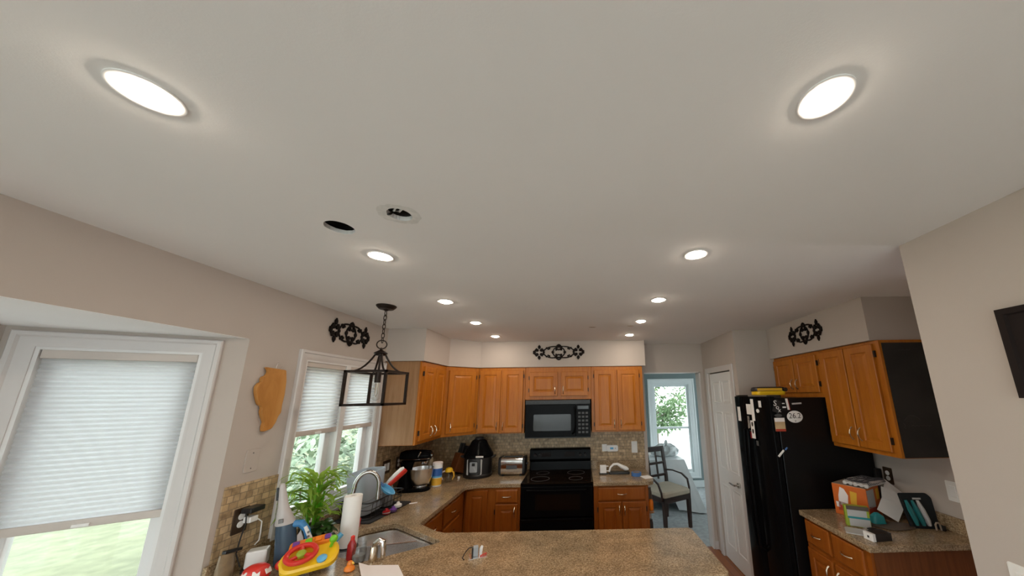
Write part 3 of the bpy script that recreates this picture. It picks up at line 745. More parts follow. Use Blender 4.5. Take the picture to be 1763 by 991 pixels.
# =================================================================== SINK AND TAP
t = thing('kitchen_sink', 'stainless double-bowl corner sink set into the granite counter', 'sink', (0, 0, CZ0-.001))
D1, D2 = (-1.035, 2.31), (-1.483, 2.21)
bowls = {'near': [(-.86, 2.19), D1, D2, (-1.465, 2.06), (-1.20, 1.965)], 'far': [D1, (-1.33, 2.512), (-1.505, 2.40), D2]}
def bowl(poly, depth, nm):
    o = roundpoly(inset(poly, -.006), .05, 6); r1 = roundpoly(inset(poly, .010), .05, 6); r2 = roundpoly(inset(poly, .028), .05, 6); r3 = roundpoly(inset(poly, .055), .05, 6)
    drop = 0
    g = G(); g.loft([[(x, y, z) for x, y in l] for l, z in ((o, -.002), (r1, -.004), (r1, -.014), (inset(r1, .006) if 0 else r2, -depth+.03), (r3, -depth))], c0=False)
    g.make('bowl', 'steel', t)
    c = sum((Vector(p) for p in poly), Vector((0, 0)))/len(poly)
    g = G(); g.lathe([(.045, .001), (.040, .004), (.030, .001), (.002, .001)], (c.x, c.y, -depth), 20); g.make('drain', 'chrome', t)
bowl(bowls['near'], .20, 'near'); bowl(bowls['far'], .17, 'far')
t = thing('kitchen_faucet', 'brushed nickel gooseneck faucet at the window side of the sink', 'faucet', (-1.555, 2.335, CI))
g = G(); g.lathe([(.030, 0), (.030, .006), (.022, .012), (.018, .05), (.016, .10), (.012, .11)], n=20); g.make('base', 'nickel', t)
g = G(); pts = [(0, 0, .10), (.002, .002, .20), (.010, .010, .27)]
for i in range(1, 12):
    a = math.pi*(1-i/11*1.0); u = .075+.075*math.cos(a); pts.append((.010+u*.86, .010+u*.40, .275+.098*math.sin(a)))
pts.append((.139, .070, .235))
g.tube(pts, .0130, 12); sp = g.make('spout', 'nickel', t)
g = G(); g.cyl((.139, .070, .245), (.140, .071, .190), .0135, .016, 14); g.make('spray_head', 'nickel', sp)
g = G(); g.cyl((.018, -.004, .06), (.04, -.012, .066), .010); g.tube([(.036, -.01, .066), (.075, -.025, .085)], [.006, .005], 8); g.make('lever', 'nickel', t)

# =================================================================== APPLIANCES
# range
t = thing('kitchen_range', 'black freestanding electric range with a glass oven door', 'range', (-.243, 3.46, 0))
W = .367
g = G(); g.box(-W, .03, .06, W, .625, .905); g.make('body', 'blackgloss', t, smooth=False, bevel=.004)
g = G(); g.box(-W-.002, .005, .905, W+.002, .60, .921); ct = g.make('cooktop', 'blackglass', t, smooth=False, bevel=.004)
for x, y, r in ((-.19, .16, .10), (.19, .16, .075), (-.19, .42, .075), (.19, .42, .10)):
    g = G(); g.lathe([(r-.006, .9212), (r-.006, .9225), (r, .9225), (r, .9212)], (x, y, 0), 36, caps=False); g.make('burner_ring', 'darkgrey', ct)
g = G(); g.loft([[(x, y, z) for x, y, z in ((-W, yf, zz), (W, yf, zz), (W, .645, zz), (-W, .645, zz))] for yf, zz in ((.575, .915), (.585, 1.015), (.555, 1.03), (.545, 1.045), (.560, 1.15), (.59, 1.163))]); bgd = g.make('backguard', 'blackgloss', t, smooth=False, bevel=.004)
for x in (-.17, .11):
    g = G(); g.box(x-.06, .5465, 1.075, x+.06, .552, 1.125); g.make('control_display', 'mwglass', bgd, smooth=False)
for x in (-.30, -.24, .24, .30):
    g = G(); g.cyl((x, .556, 1.095), (x, .530, 1.092), .020, .017, 18); g.make('knob', 'blackplastic', bgd)
g = G(); g.box(-W+.004, 0, .60, W-.004, .028, .885); od = g.make('oven_door', 'blackgloss', t, smooth=False, bevel=.006)
g = G(); g.box(-.218, -.003, .665, .235, .001, .812); g.make('window', 'blackglass', od, smooth=False)
g = G(); g.tube([(-.31, .0, .856), (-.30, -.035, .858), (-.1, -.042, .858), (.1, -.042, .858), (.30, -.035, .858), (.31, .0, .856)], .010, 10); g.make('handle', 'blackgloss', od)
g = G(); g.loft([[(-W+.004, 0, z0), (W-.004, 0, z0), (W-.004, .028, z0), (-W+.004, .028, z0)] for z0 in (.11, .555)]+[[(-W+.004, -.018, .585), (W-.004, -.018, .585), (W-.004, .028, .592), (-W+.004, .028, .592)]]); g.make('storage_drawer', 'blackgloss', t, smooth=False, bevel=.005)

# microwave
t = thing('microwave_oven', 'black over-the-range microwave under the short oak cabinet', 'microwave', (-.253, 3.70, 1.322))
W = .372
g = G(); g.box(-W, .022, 0, W, .405, .418); g.make('body', 'blackplastic', t, smooth=False, bevel=.003)
g = G(); g.box(-W+.002, 0, .012, .205, .022, .370); dr = g.make('door', 'blackgloss', t, smooth=False, bevel=.006)
g = G(); g.prism(rrect(-.275, -.005, .150, .175, .012, 3), 0, .003, T=Matrix.Translation((0, -.0005, .085)) @ Matrix.Rotation(R(90), 4, 'X')); g.make('window', 'mwglass', dr, smooth=False)
g = G(); g.tube([(.185, .0, .33), (.190, -.030, .325), (.198, -.036, .22), (.198, -.036, .12), (.188, -.030, .07), (.165, -.004, .045)], .009, 8); g.make('handle', 'blackgloss', dr)
g = G(); g.box(.207, .002, .012, W-.002, .022, .370); cp = g.make('control_panel', 'blackgloss', t, smooth=False, bevel=.003)
g = G(); g.box(.225, .0, .315, W-.02, .003, .350); g.make('display', 'mwglass', cp, smooth=False)
for r_ in range(6):
    for c_ in range(3):
        g = G(); g.box(.232+.042*c_, .0004, .05+.042*r_, .260+.042*c_, .003, .072+.042*r_); g.make('button', 'darkgrey', cp, smooth=False)
g = G(); g.box(-W+.002, .004, .374, W-.002, .022, .416)
for i in range(14): g.box(-.34+.05*i, .001, .384, -.302+.05*i, .005, .406)
g.make('vent_grille', 'blackplastic', t, smooth=False)

# refrigerator, front faces -x
FX = 1.53
t = thing('refrigerator', 'black side-by-side refrigerator with magnets on its side', 'refrigerator', (FX, 2.60, 0))
g = G(); g.box(.072, 0, .02, .80, .59, 1.745); g.make('cabinet_body', 'blackfridge', t, smooth=False, bevel=.006)
def fdoor(y0, y1):
    g = G(); n = 10; lo = []
    for z in (.06, 1.757):
        l = [(.066, y1, z), (.066, y0, z)]
        for i in range(n+1):
            u = i/n; y = y0+(y1-y0)*u; e = min(u, 1-u); l.append((.022-.022*math.sin(math.pi*(.12+.76*u))-.0+(.012 if e == 0 else 0), y, z))
        lo.append(l)
    g.loft(lo); return g.make('door', 'blackgloss', t, bevel=.004)
dn = fdoor(.003, .325); df = fdoor(.331, .588)
for dd, y in ((dn, .298), (df, .358)):
    g = G(); g.tube([(.02, y, .50), (-.03, y, .53), (-.042, y, .75), (-.045, y, 1.0), (-.042, y, 1.25), (-.03, y, 1.46), (.02, y, 1.49)], .012, 10); g.make('handle', 'blackgloss', dd)
g = G(); g.box(.03, .01, 0, .75, .58, .06); g.make('base_grille', 'blackplastic', t, smooth=False)
for y in (.03, .55):
    g = G(); g.box(.03, y-.02, 1.746, .13, y+.02, 1.768); g.make('hinge_cover', 'blackplastic', t, smooth=False, bevel=.003)

# things stuck to the refrigerator side (plane y = 2.60) and front (x ~ 1.53)
YS = 2.6001
def side_card(name, label, x0, z0, x1, z1, m, cat='magnet', t=.003, tilt=0):
    g = G(); g.box(-(x1-x0)/2, -t, -(z1-z0)/2, (x1-x0)/2, 0, (z1-z0)/2)
    return tag(g.make(name, m, loc=((x0+x1)/2, YS, (z0+z1)/2), rot=(0, tilt, 0), smooth=False), label, cat)
def text_mesh(s, size, name, m, parent, T):
    cu = bpy.data.curves.new(name, 'FONT'); cu.body = s; cu.size = size; cu.align_x = 'CENTER'; cu.align_y = 'CENTER'; cu.extrude = .0005
    tmp = bpy.data.objects.new(name, cu); C.objects.link(tmp)
    dg = bpy.context.evaluated_depsgraph_get(); me = bpy.data.meshes.new_from_object(tmp.evaluated_get(dg))
    bpy.data.objects.remove(tmp); me.transform(T); me.materials.clear(); me.materials.append(M[m])
    o = bpy.data.objects.new(name, me); C.objects.link(o)
    if parent: o.parent = parent
    return o
TX = Matrix.Rotation(R(90), 4, 'X')      # text facing -y
t = thing('oval_magnet', 'white oval magnet reading 26.2 on the refrigerator side', 'magnet', (1.742, YS, 1.595))
g = G(); g.lathe([(1, 0), (1, .0022), (.97, .003)], n=36, sx=.064, sy=.047, T=TX); g.make('oval_plate', 'white', t)
text_mesh('26.2', .058, 'lettering', 'blackplastic', t, Matrix.Translation((0, -.0032, .006)) @ TX)
text_mesh('v', .028, 'lettering', 'darkgrey', t, Matrix.Translation((0, -.0032, -.032)) @ TX)
t = thing('photo_magnet', 'tan photo magnet with a pale landscape under the white letters', 'magnet', (1.611, YS, 1.536))
g = G(); g.box(-.040, -.003, -.052, .042, 0, .052); g.make('print', 'tan', t, smooth=False)
g = G(); g.box(-.040, -.0034, .022, .042, -.003, .052); g.make('sky_band', 'pinkpaper', t, smooth=False)
g = G(); g.box(-.040, -.0034, -.052, .042, -.003, -.034); g.make('lower_band', 'boxred', t, smooth=False)
g = G(); g.lathe([(1, 0), (1, .003)], n=24, sx=.030, sy=.012, T=TX); tag(g.make('arched_magnet', 'darkgrey', loc=(1.607, YS, 1.607), smooth=False), 'small dark arched magnet just above the tan photo magnet', 'magnet')
t = thing('team_magnet', 'white outlined letters magnet set diagonally near the refrigerator corner', 'magnet', (1.605, YS, 1.680))
text_mesh('S', .062, 'lettering', 'white', t, Matrix.Translation((-.012, -.002, .022)) @ Matrix.Rotation(R(10), 4, 'Y') @ TX)
text_mesh('o', .050, 'lettering', 'white', t, Matrix.Translation((.004, -.002, -.008)) @ TX)
text_mesh('x', .050, 'lettering', 'white', t, Matrix.Translation((.018, -.002, -.032)) @ TX)
g = G(); g.box(-.026, -.0014, -.05, .030, 0, .05, T=Matrix.Rotation(R(20), 4, 'Y')); g.make('backing', 'blackplastic', t, smooth=False)
t = thing('card_magnet', 'white and red narrow card magnet at the refrigerator side top edge', 'magnet', (1.694, YS, 1.695))
g = G(); g.loft([[(-.012, y, .045), (.006, y, .045), (.014, y, -.045), (-.002, y, -.045)] for y in (-.003, 0)]); g.make('card', 'white', t, smooth=False)
g = G(); g.loft([[(.006, y, .042), (.010, y, .042), (.020, y, -.045), (.014, y, -.045)] for y in (-.0032, 0)]); g.make('red_edge', 'boxred', t, smooth=False)
g = G(); g.box(-.042, -.003, -.030, -.014, 0, -.018); g.box(-.042, -.003, .002, -.022, 0, .010); g.make('white_bar', 'white', t, smooth=False)
side_card('name_strip', 'thin silver strip badge level with the white letters on the refrigerator side', 1.733, 1.693, 1.812, 1.705, 'foil', 'badge', tilt=R(-3))
g = G(); g.box(-.034, -.008, -.0075, .034, 0, .0075); tag(g.make('marker_pen', 'white', loc=(1.589, YS, 1.318), rot=(0, R(-45), 0), smooth=False, bevel=.003), 'short white marker stuck slantwise below the magnets on the refrigerator side', 'marker')
g = G(); g.cyl((-.012, -.006, 0), (.012, -.006, 0), .006, n=10); tag(g.make('blue_clip', 'tapeblue', loc=(1.632, YS, 1.352), rot=(0, R(-45), 0)), 'small dark blue clip just above the white marker', 'clip')
FXS = FX+.0005
def front_card(name, label, y0, z0, y1, z1, m, cat='note', parent=None, off=0, tilt=0):
    g = G(); g.box(-.0022, -(y1-y0)/2, -(z1-z0)/2, 0, (y1-y0)/2, (z1-z0)/2)
    return tag(g.make(name, m, loc=(FXS-.004-off, (y0+y1)/2, (z0+z1)/2), rot=(tilt, 0, 0), smooth=False), label, cat)
front_card('paper_note', 'large white paper note on the refrigerator front near the handle', 2.80, 1.55, 2.845, 1.735, 'paper', off=.002)
front_card('paper_note', 'wide white paper note overlapping the large note on the refrigerator front', 2.85, 1.60, 2.925, 1.69, 'paper', off=.002)
t = thing('photo_strip', 'tall white strip with two dark ovals below the paper notes', 'photo strip', (FXS-.011, 2.845, 1.475))
g = G(); g.box(-.002, -.028, -.075, 0, .028, .075); g.make('strip', 'paper', t, smooth=False)
for z in (.045, -.015):
    g = G(); g.lathe([(1, 0), (1, .0008)], n=18, sx=.014, sy=.020, T=Matrix.Translation((-.002, 0, z)) @ Matrix.Rotation(R(-90), 4, 'Y') @ Matrix.Rotation(R(90), 4, 'Z')); g.make('photo', 'blackplastic', t, smooth=False)
front_card('photo_print', 'small photo print beside the tall white strip', 2.895, 1.455, 2.925, 1.585, 'photo', 'photo', off=.003)
front_card('photo_print', 'dark reddish photo print at the foot of the tall strip', 2.880, 1.395, 2.905, 1.45, 'darkred', 'photo', off=.003)
front_card('switch_magnet', 'small white square magnet near the refrigerator front corner', 2.684, 1.668, 2.722, 1.722, 'white', 'magnet', off=0)
g = G(); g.lathe([(1, 0), (1, .003)], n=20, sx=.016, sy=.022, T=Matrix.Rotation(R(-90), 4, 'Y')); tag(g.make('round_magnet', 'white', loc=(FXS-.003, 2.747, 1.637), smooth=False), 'small round white magnet under the square magnet', 'magnet')
front_card('dark_magnet', 'small dark grey rectangular magnet lower on the refrigerator front', 2.79, 1.345, 2.825, 1.385, 'darkgrey', 'magnet', off=.001)
front_card('paper_note', 'narrow white note on the far refrigerator door', 3.05, 1.53, 3.10, 1.66, 'paper', off=-.001)

# bag on top of the refrigerator
t = thing('tool_case', 'black and yellow case lying on top of the refrigerator', 'case', (1.66, 2.80, 1.769))
g = G(); g.loft([[(x*k, y*k, z) for x, y in rrect(-.12, -.055, .14, .06, .03, 4)] for k, z in ((.96, 0), (1, .006), (1, .03), (.95, .034))]); g.make('lower_shell', 'yellow', t)
g = G(); g.loft([[(x*k, y*k, z) for x, y in rrect(-.123, -.058, .143, .063, .03, 4)] for k, z in ((1, .034), (1, .05), (.93, .066), (.8, .070))]); g.make('lid', 'blackplastic', t)
g = G(); g.box(-.118, -.060, .036, .10, -.0585, .058); g.make('yellow_stripe', 'boxyellow', t, smooth=False)
g = G(); g.cyl((.125, -.07, .045), (.125, -.02, .045), .017, n=14); g.make('end_cap', 'blackplastic', t)

# =================================================================== SHADES
def cell_shade(label, loc, rot, w, ztop, zbot, pitch=.021, d=.011, m='shade'):
    """local frame as for windows; hangs in the opening"""
    t = thing('cellular_shade', label, 'window shade', loc, rot)
    n = round((ztop-zbot)/pitch); p = (ztop-zbot)/n
    prof = []
    for i in range(n):
        z = ztop-i*p; prof += [(-.002, z), (-d, z-p*.5)]
    prof.append((-.002, zbot))
    back = [(y+.0018, z) for y, z in reversed(prof)]
    loop = prof+back
    g = G(); g.loft([[(x, y, z) for y, z in loop] for x in (0, w)], c0=True, c1=True); g.make('pleated_fabric', m, t, smooth=False)
    g = G(); g.box(-.001, -.020, ztop, w+.001, .020, ztop+.040); g.make('head_rail', 'rail', t, smooth=False, bevel=.004)
    g = G(); g.box(-.001, -.014, zbot-.034, w+.001, .014, zbot); br = g.make('bottom_rail', 'rail', t, smooth=False, bevel=.004)
    g = G(); g.box(w*.52-.024, -.021, zbot-.030, w*.52+.024, -.0135, zbot-.016); g.make('pull_tab', 'white', br, smooth=False, bevel=.002)
    return t
a = along(B1, B0, Lb-.658+.015); ra = bay_rot(B1, B0); off = Vector((-math.sin(ra), math.cos(ra)))*.021
cell_shade('white cellular shade half lowered in the angled bay window nearest the sink', (a[0]+off.x, a[1]+off.y, 0), ra, .468, 1.985, 1.292)
for (s, w, lb) in ((.128, .63, 'far half'), (.81, .62, 'half nearest the angled window')):
    a = along(B2, B1, s); ra = bay_rot(B2, B1); off = Vector((-math.sin(ra), math.cos(ra)))*.021
    cell_shade('white cellular shade in the middle bay window, '+lb, (a[0]+off.x, a[1]+off.y, 0), ra, w, 1.985, 1.292)
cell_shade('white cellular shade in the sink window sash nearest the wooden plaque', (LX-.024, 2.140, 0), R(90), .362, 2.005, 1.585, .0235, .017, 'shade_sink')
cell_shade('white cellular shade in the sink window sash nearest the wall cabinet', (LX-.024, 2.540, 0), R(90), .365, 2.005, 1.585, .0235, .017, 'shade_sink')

# =================================================================== PLATES AND OUTLETS
def plate(name, label, loc, rot, w, h, m='plate', kind='rocker', cat='switch plate', n=1):
    t = thing(name, label, cat, loc, rot)
    g = G(); g.prism(rrect(-w/2, -h/2, w/2, h/2, .006, 3), 0, .005, T=TX); g.make('plate', m, t, smooth=False, bevel=.0015)
    for i in range(n):
        x = (i-(n-1)/2)*.046
        if kind == 'rocker':
            g = G(); g.loft([frect(x-.0165, -.033, x+.0165, .033, 0, -.005), frect(x-.0165, -.033, x+.0165, .033, .002, -.0085)]); g.make('rocker', 'white', t, smooth=False)
        elif kind == 'outlet':
            for z in (-.019, .019):
                g = G(); g.lathe([(.0165, .005), (.0165, .0075)], n=16, T=Matrix.Translation((x, 0, z)) @ TX); g.make('socket', 'white', t, smooth=False)
        elif kind == 'blank':
            for z in (-.04, .04):
                g = G(); g.cyl((x, -.004, z), (x, -.0062, z), .003, n=8); g.make('cover_screw', 'darkgrey', t)
    return t
plate('wall_plate', 'blank painted cover plate on the wall above the left backsplash tiles', (LX, 1.885, 1.462), R(90), .072, .118, 'wall', 'blank', 'cover plate')
plate('light_switch', 'double rocker switch in a brown plate on the backsplash under the wall cabinet', (LX+.008, 3.165, 1.16), R(90), .118, .118, 'bronzeplate', 'rocker', n=2)
plate('wall_outlet', 'single outlet in a brown plate deeper along the backsplash toward the corner', (LX+.008, 3.36, 1.16), R(90), .072, .118, 'bronzeplate', 'outlet', 'outlet')
plate('light_switch', 'white switch plate on the tiles beside the dining room opening', (.672, BY-.008, 1.153), 0, .072, .135, kind='rocker')
plate('light_switch', 'white switch plate on the grey wall just past the partition edge', (2.36, 2.105, 1.160), R(-90), .075, .120, kind='rocker')
plate('light_switch', 'white switch plate low on the near partition wall', (1.475, 1.14, 1.150), R(-90), .118, .118, kind='rocker', n=2)
t = plate('wall_outlet', 'white outlet holding the plug-in device on the tiles behind the short counter', (.30, BY-.008, 1.150), 0, .062, .085, kind='outlet', cat='outlet')
t = thing('plug_in_monitor', 'white plug-in monitor with a small display on the tiles beside the range', 'monitor', (.395, BY-.010, 1.146))
g = G(); g.prism(rrect(-.072, -.038, .072, .038, .022, 5), .0, .03, T=TX); g.make('case', 'white', t, bevel=.005)
g = G(); g.box(-.028, -.0312, -.012, .012, -.030, .012); g.make('display', 'lightblue', t, smooth=False)
g = G(); g.cyl((.036, -.030, 0), (.036, -.0325, 0), .008, n=14); g.make('button', 'foil', t)
t = plate('wall_outlet', 'brown outlet plate on the grey wall behind the orange box', (2.36, 2.535, 1.155), R(-90), .072, .118, 'bronzeplate', 'outlet', 'outlet')
t = thing('plug_adapter', 'black square plug adapter in the outlet behind the orange box', 'adapter', (2.352, 2.60, 1.150), R(-90))
g = G(); g.box(-.035, -.05, -.045, .022, 0, .045); g.make('body', 'blackplastic', t, smooth=False, bevel=.004)
# framed picture on the near partition
t = thing('wall_picture', 'dark framed picture hanging on the near partition wall', 'picture', (1.475, 1.033, 1.92), R(-90))
g = G(); g.loft([frect(0, -.16, .42, .14, i, y) for i, y in ((0, 0), (0, -.022), (.02, -.022), (.024, -.012))], c1=False); g.make('frame', 'picture', t, smooth=False)
g = G(); g.box(.02, -.012, -.14, .40, -.002, .12); g.make('canvas', 'picture', t, smooth=False)

# =================================================================== BACK COUNTER THINGS
# stand mixer, head pointing +x
t = thing('stand_mixer', 'black stand mixer with a steel bowl in the corner by the sink wall', 'mixer', (-1.64, 3.31, CI))
T0 = Matrix.Rotation(R(8), 4, 'Z')
g = G(); g.loft([[(x, y, z) for x, y in rrect(-.115, -.085, .175*k, .085*(1 if k > .9 else .9), .07, 5)] for z, k in ((0, 1), (.022, 1), (.032, .95))], T=T0); g.make('base', 'blackgloss', t, bevel=.004)
g = G(); g.loft([[(-.055+w*math.cos(2*math.pi*i/18)+dx, .85*w*math.sin(2*math.pi*i/18), z) for i in range(18)] for z, w, dx in ((.028, .072, .0), (.08, .056, -.005), (.16, .050, -.005), (.235, .058, 0), (.265, .066, .004))], T=T0); g.make('column', 'blackgloss', t)
g = G(); g.loft([[(x, r_*math.cos(2*math.pi*i/18), .315+rz*math.sin(2*math.pi*i/18)) for i in range(18)] for x, r_, rz in ((-.125, .012, .012), (-.115, .045, .042), (-.08, .062, .055), (0, .066, .058), (.09, .062, .055), (.15, .052, .048), (.165, .03, .03))], T=T0); hd = g.make('head', 'blackgloss', t)
g = G(); g.loft([[(x, w*math.cos(2*math.pi*i/18), .290+.011*math.sin(2*math.pi*i/18)) for i in range(18)] for x, w in ((-.115, .03), (-.10, .061), (0, .0672), (.10, .0635), (.15, .051), (.16, .03))], T=T0); g.make('trim_band', 'chrome', hd)
g = G(); g.cyl((.165, 0, .315), (.176, 0, .315), .022, n=18, T=T0); g.make('hub_cap', 'chrome', hd)
g = G(); g.tube([(.06, -.06, .315), (.075, -.078, .335), (.085, -.082, .36)], [.007, .006, .009], 8, T=T0); g.make('speed_lever', 'chrome', hd)
g = G(); g.cyl((.10, 0, .262), (.10, 0, .235), .030, .024, 18, T=T0); g.make('planetary', 'chrome', hd)
g = G(); g.lathe([(.045, .034), (.050, .038), (.075, .06), (.098, .12), (.106, .195), (.108, .20), (.104, .20), (.096, .12), (.07, .064), (.002, .046)], (.085, 0, 0), 28, T=T0); g.make('bowl', 'steel', t)
g = G(); g.lathe([(.062, .0325), (.062, .037), (.03, .040)], (.085, 0, 0), 24, T=T0); g.make('bowl_plate', 'chrome', t)
t = thing('wipes_canister', 'white wipes canister with a blue and yellow label beside the mixer', 'canister', (-1.462, 3.455, CI))
g = G(); g.lathe([(.046, 0), (.048, .004), (.048, .202), (.046, .206), (.044, .206)], n=28); g.make('can', 'white', t)
g = G(); g.lathe([(.0483, .10), (.0483, .17)], n=28, caps=False); g.make('blue_label', 'labelblue', t)
g = G(); g.lathe([(.0483, .085), (.0483, .10)], n=28, caps=False); g.make('light_blue_band', 'lightblue', t)
g = G(); g.lathe([(.0483, .014), (.0483, .080)], n=28, caps=False); g.make('yellow_label', 'amber', t)
g = G(); g.lathe([(.0485, .206), (.0485, .222), (.044, .227), (.018, .229)], n=28); g.make('lid', 'pinkpaper', t)
# bottle behind canister
g = G(); g.lathe([(.03, 0), (.032, .005), (.032, .20), (.022, .225), (.021, .26), (.002, .261)], n=22); tag(g.make('pale_bottle', 'beigebag', loc=(-1.555, 3.50, CI)), 'pale capped bottle standing behind the wipes canister', 'bottle')
t = thing('sippy_cup', 'orange toddler cup with two curved handles beside the wipes canister', 'cup', (-1.40, 3.60, CI))
g = G(); g.lathe([(.028, 0), (.032, .004), (.036, .10), (.038, .104)], n=22); g.make('cup', 'clear', t)
g = G(); g.lathe([(.039, .10), (.040, .116), (.030, .136), (.012, .142), (.002, .142)], n=22); g.make('lid', 'yellow', t)
for s in (-1, 1):
    g = G(); g.tube([(s*.034, -.02, .112), (s*.062, -.03, .10), (s*.068, -.03, .06), (s*.05, -.024, .028)], [.007, .008, .007, .005], 8); g.make('handle', 'pinkpaper' if s < 0 else 'amber', t)
t = thing('knife_block', 'dark wooden knife block with black handled knives in the corner', 'knife block', (-1.47, 3.90, CI), R(-40))
TT = Matrix.Rotation(R(-18), 4, 'X')
g = G(); g.box(-.06, -.05, 0, .06, .08, .20, T=Matrix.Translation((0, .03, .03)) @ TT); g.make('block', 'oakred', t, smooth=False, bevel=.006)
for x in (-.035, 0, .035):
    for y in (-.02, .035):
        g = G(); g.box(x-.011, y-.009, .205, x+.011, y+.009, .315-.02*(y > 0), T=Matrix.Translation((0, .03, .03)) @ TT); g.make('knife', 'blackplastic', t, smooth=False, bevel=.004)
t = thing('pressure_cooker', 'black and steel multicooker with a tall domed lid left of the toaster', 'pressure cooker', (-1.165, 3.83, CI))
g = G(); g.lathe([(.145, 0), (.155, .006), (.158, .03), (.152, .04)], n=36); g.make('base', 'blackplastic', t)
g = G(); g.lathe([(.152, .04), (.153, .205), (.150, .21)], n=36); g.make('pot_body', 'blackplastic', t)
g = G(); g.lathe([(.158, .21), (.164, .215), (.164, .235), (.155, .25), (.135, .285), (.11, .325), (.095, .35), (.085, .375), (.06, .395), (.002, .40)], n=36); ld = g.make('lid', 'blackgloss', t)
g = G(); g.lathe([(.05, .392), (.052, .41), (.04, .42), (.002, .422)], n=24); g.make('lid_knob', 'blackplastic', ld)
g = G(); g.box(.02, -.168, .222, .10, -.158, .238); g.make('lid_label', 'white', ld, smooth=False)
def onbody(g, poly, r, h0, h1):  # wrap a polygon (x, z) onto the front of the cylinder
    g.loft([[((r+hh)*math.sin(x/r), -(r+hh)*math.cos(x/r), z) for x, z in poly] for hh in (h0, h1)])
g = G(); onbody(g, [(x, z) for x, z in rrect(-.085, .042, .085, .20, .01, 3)], .153, .0, .004); fp = g.make('front_panel', 'foil', t, smooth=False)
g = G(); onbody(g, rrect(-.05, .062, .045, .185, .016, 4), .153, .004, .008); g.make('display_surround', 'blackplastic', fp, smooth=False)
g = G(); onbody(g, rrect(-.042, .07, .037, .177, .012, 4), .153, .008, .010); g.make('control_face', 'grey', fp, smooth=False)
g = G(); onbody(g, rrect(-.018, .135, .013, .165, .003, 2), .153, .010, .0115); g.make('display', 'blackplastic', fp, smooth=False)
for s in (-1, 1):
    g = G(); g.tube([(s*.155, -.02, .20), (s*.188, -.015, .215), (s*.188, .015, .215), (s*.155, .02, .20)], .012, 8); g.make('side_handle', 'blackplastic', t)
g = G(); g.box(-.012, -.008, 0, .012, .008, .022); tag(g.make('small_white_box', 'white', loc=(-1.338, 3.73, CI), smooth=False, bevel=.002), 'tiny white block on the counter at the multicooker foot', 'block')
t = thing('toaster', 'two-slot chrome toaster with black ends left of the range', 'toaster', (-.775, 3.86, CI))
g = G(); g.loft([[(x, y, z) for y, z in [(yy, zz+.012) for yy, zz in rrect(-.085, 0, .085, .182, .035, 5)]] for x in (-.125, .125)]); bd = g.make('shell', 'chrome', t)
for s in (-1, 1):
    g = G(); g.loft([[(x, y*k, .012+(z-.09)*k+.09) for y, z in rrect(-.090, -.004, .090, .188, .037, 5)] for x, k in ((s*.120, 1), (s*.140, 1), (s*.150, .94))]); e = g.make('end_cap', 'blackplastic', t, bevel=.002)
g = G(); g.box(.150, -.012, .11, .172, .012, .125); g.make('lever', 'blackplastic', t, smooth=False, bevel=.003)
for y in (-.032, .032):
    g = G(); g.box(-.105, y-.012, .190, .105, y+.012, .1975); g.make('slot', 'blackplastic', bd, smooth=False)
g = G(); g.box(-.06, -.0885, .075, .06, -.0852, .115); g.make('reflection_strip', 'darkgrey', bd, smooth=False)  # dark strip that paints a reflection onto the chrome
for sx in (-1, 1):
    for sy in (-1, 1):
        g = G(); g.cyl((sx*.10, sy*.06, 0), (sx*.10, sy*.06, .013), .012, n=10); g.make('foot', 'blackplastic', t)
# short counter right of the range
t = thing('charger_block', 'white square charger standing on the short counter next to the range', 'charger', (.262, 3.80, CI))
g = G(); g.box(-.042, -.02, .012, .03, .02, .095); g.make('block', 'white', t, smooth=False, bevel=.005)
g = G(); g.box(-.05, -.03, 0, .05, .03, .012); g.make('stand', 'blackplastic', t, smooth=False, bevel=.003)
g = G(); g.box(.031, -.012, .030, .055, .012, .036); g.box(.031, -.012, .080, .055, .012, .086); g.make('bracket', 'white', t, smooth=False)
t = thing('handheld_scanner', 'white curved handheld device resting in a black cradle', 'handheld device', (.44, 3.80, CI))
g = G(); g.prism(rrect(-.12, -.04, .115, .04, .02, 4), 0, .024); g.make('cradle', 'blackplastic', t, bevel=.004)
g = G(); g.tube([(-.115, 0, .024), (-.10, 0, .07), (-.065, 0, .10), (-.02, 0, .104), (.03, 0, .075), (.08, 0, .052), (.105, 0, .045)], [.010, .012, .013, .014, .022, .024, .010], 10); g.make('handset', 'white', t)
t = thing('tape_roll', 'roll of blue painter tape lying on the short counter', 'tape', (.615, 3.70, CI))
g = G(); g.lathe([(.040, 0), (.055, 0), (.055, .036), (.040, .036), (.040, 0)], n=30, caps=False); g.make('tape', 'tapeblue', t)
g = G(); g.lathe([(.038, .001), (.0398, .001), (.0398, .035), (.038, .035), (.038, .001)], n=30, caps=False); g.make('core', 'cardtop', t)
g = G(); g.box(-.05, -.06, 0, .05, .06, .004); tag(g.make('folded_paper', 'paper', loc=(.712, 3.62, CI), rot=R(18), smooth=False), 'folded white paper at the outer corner of the short counter', 'paper')
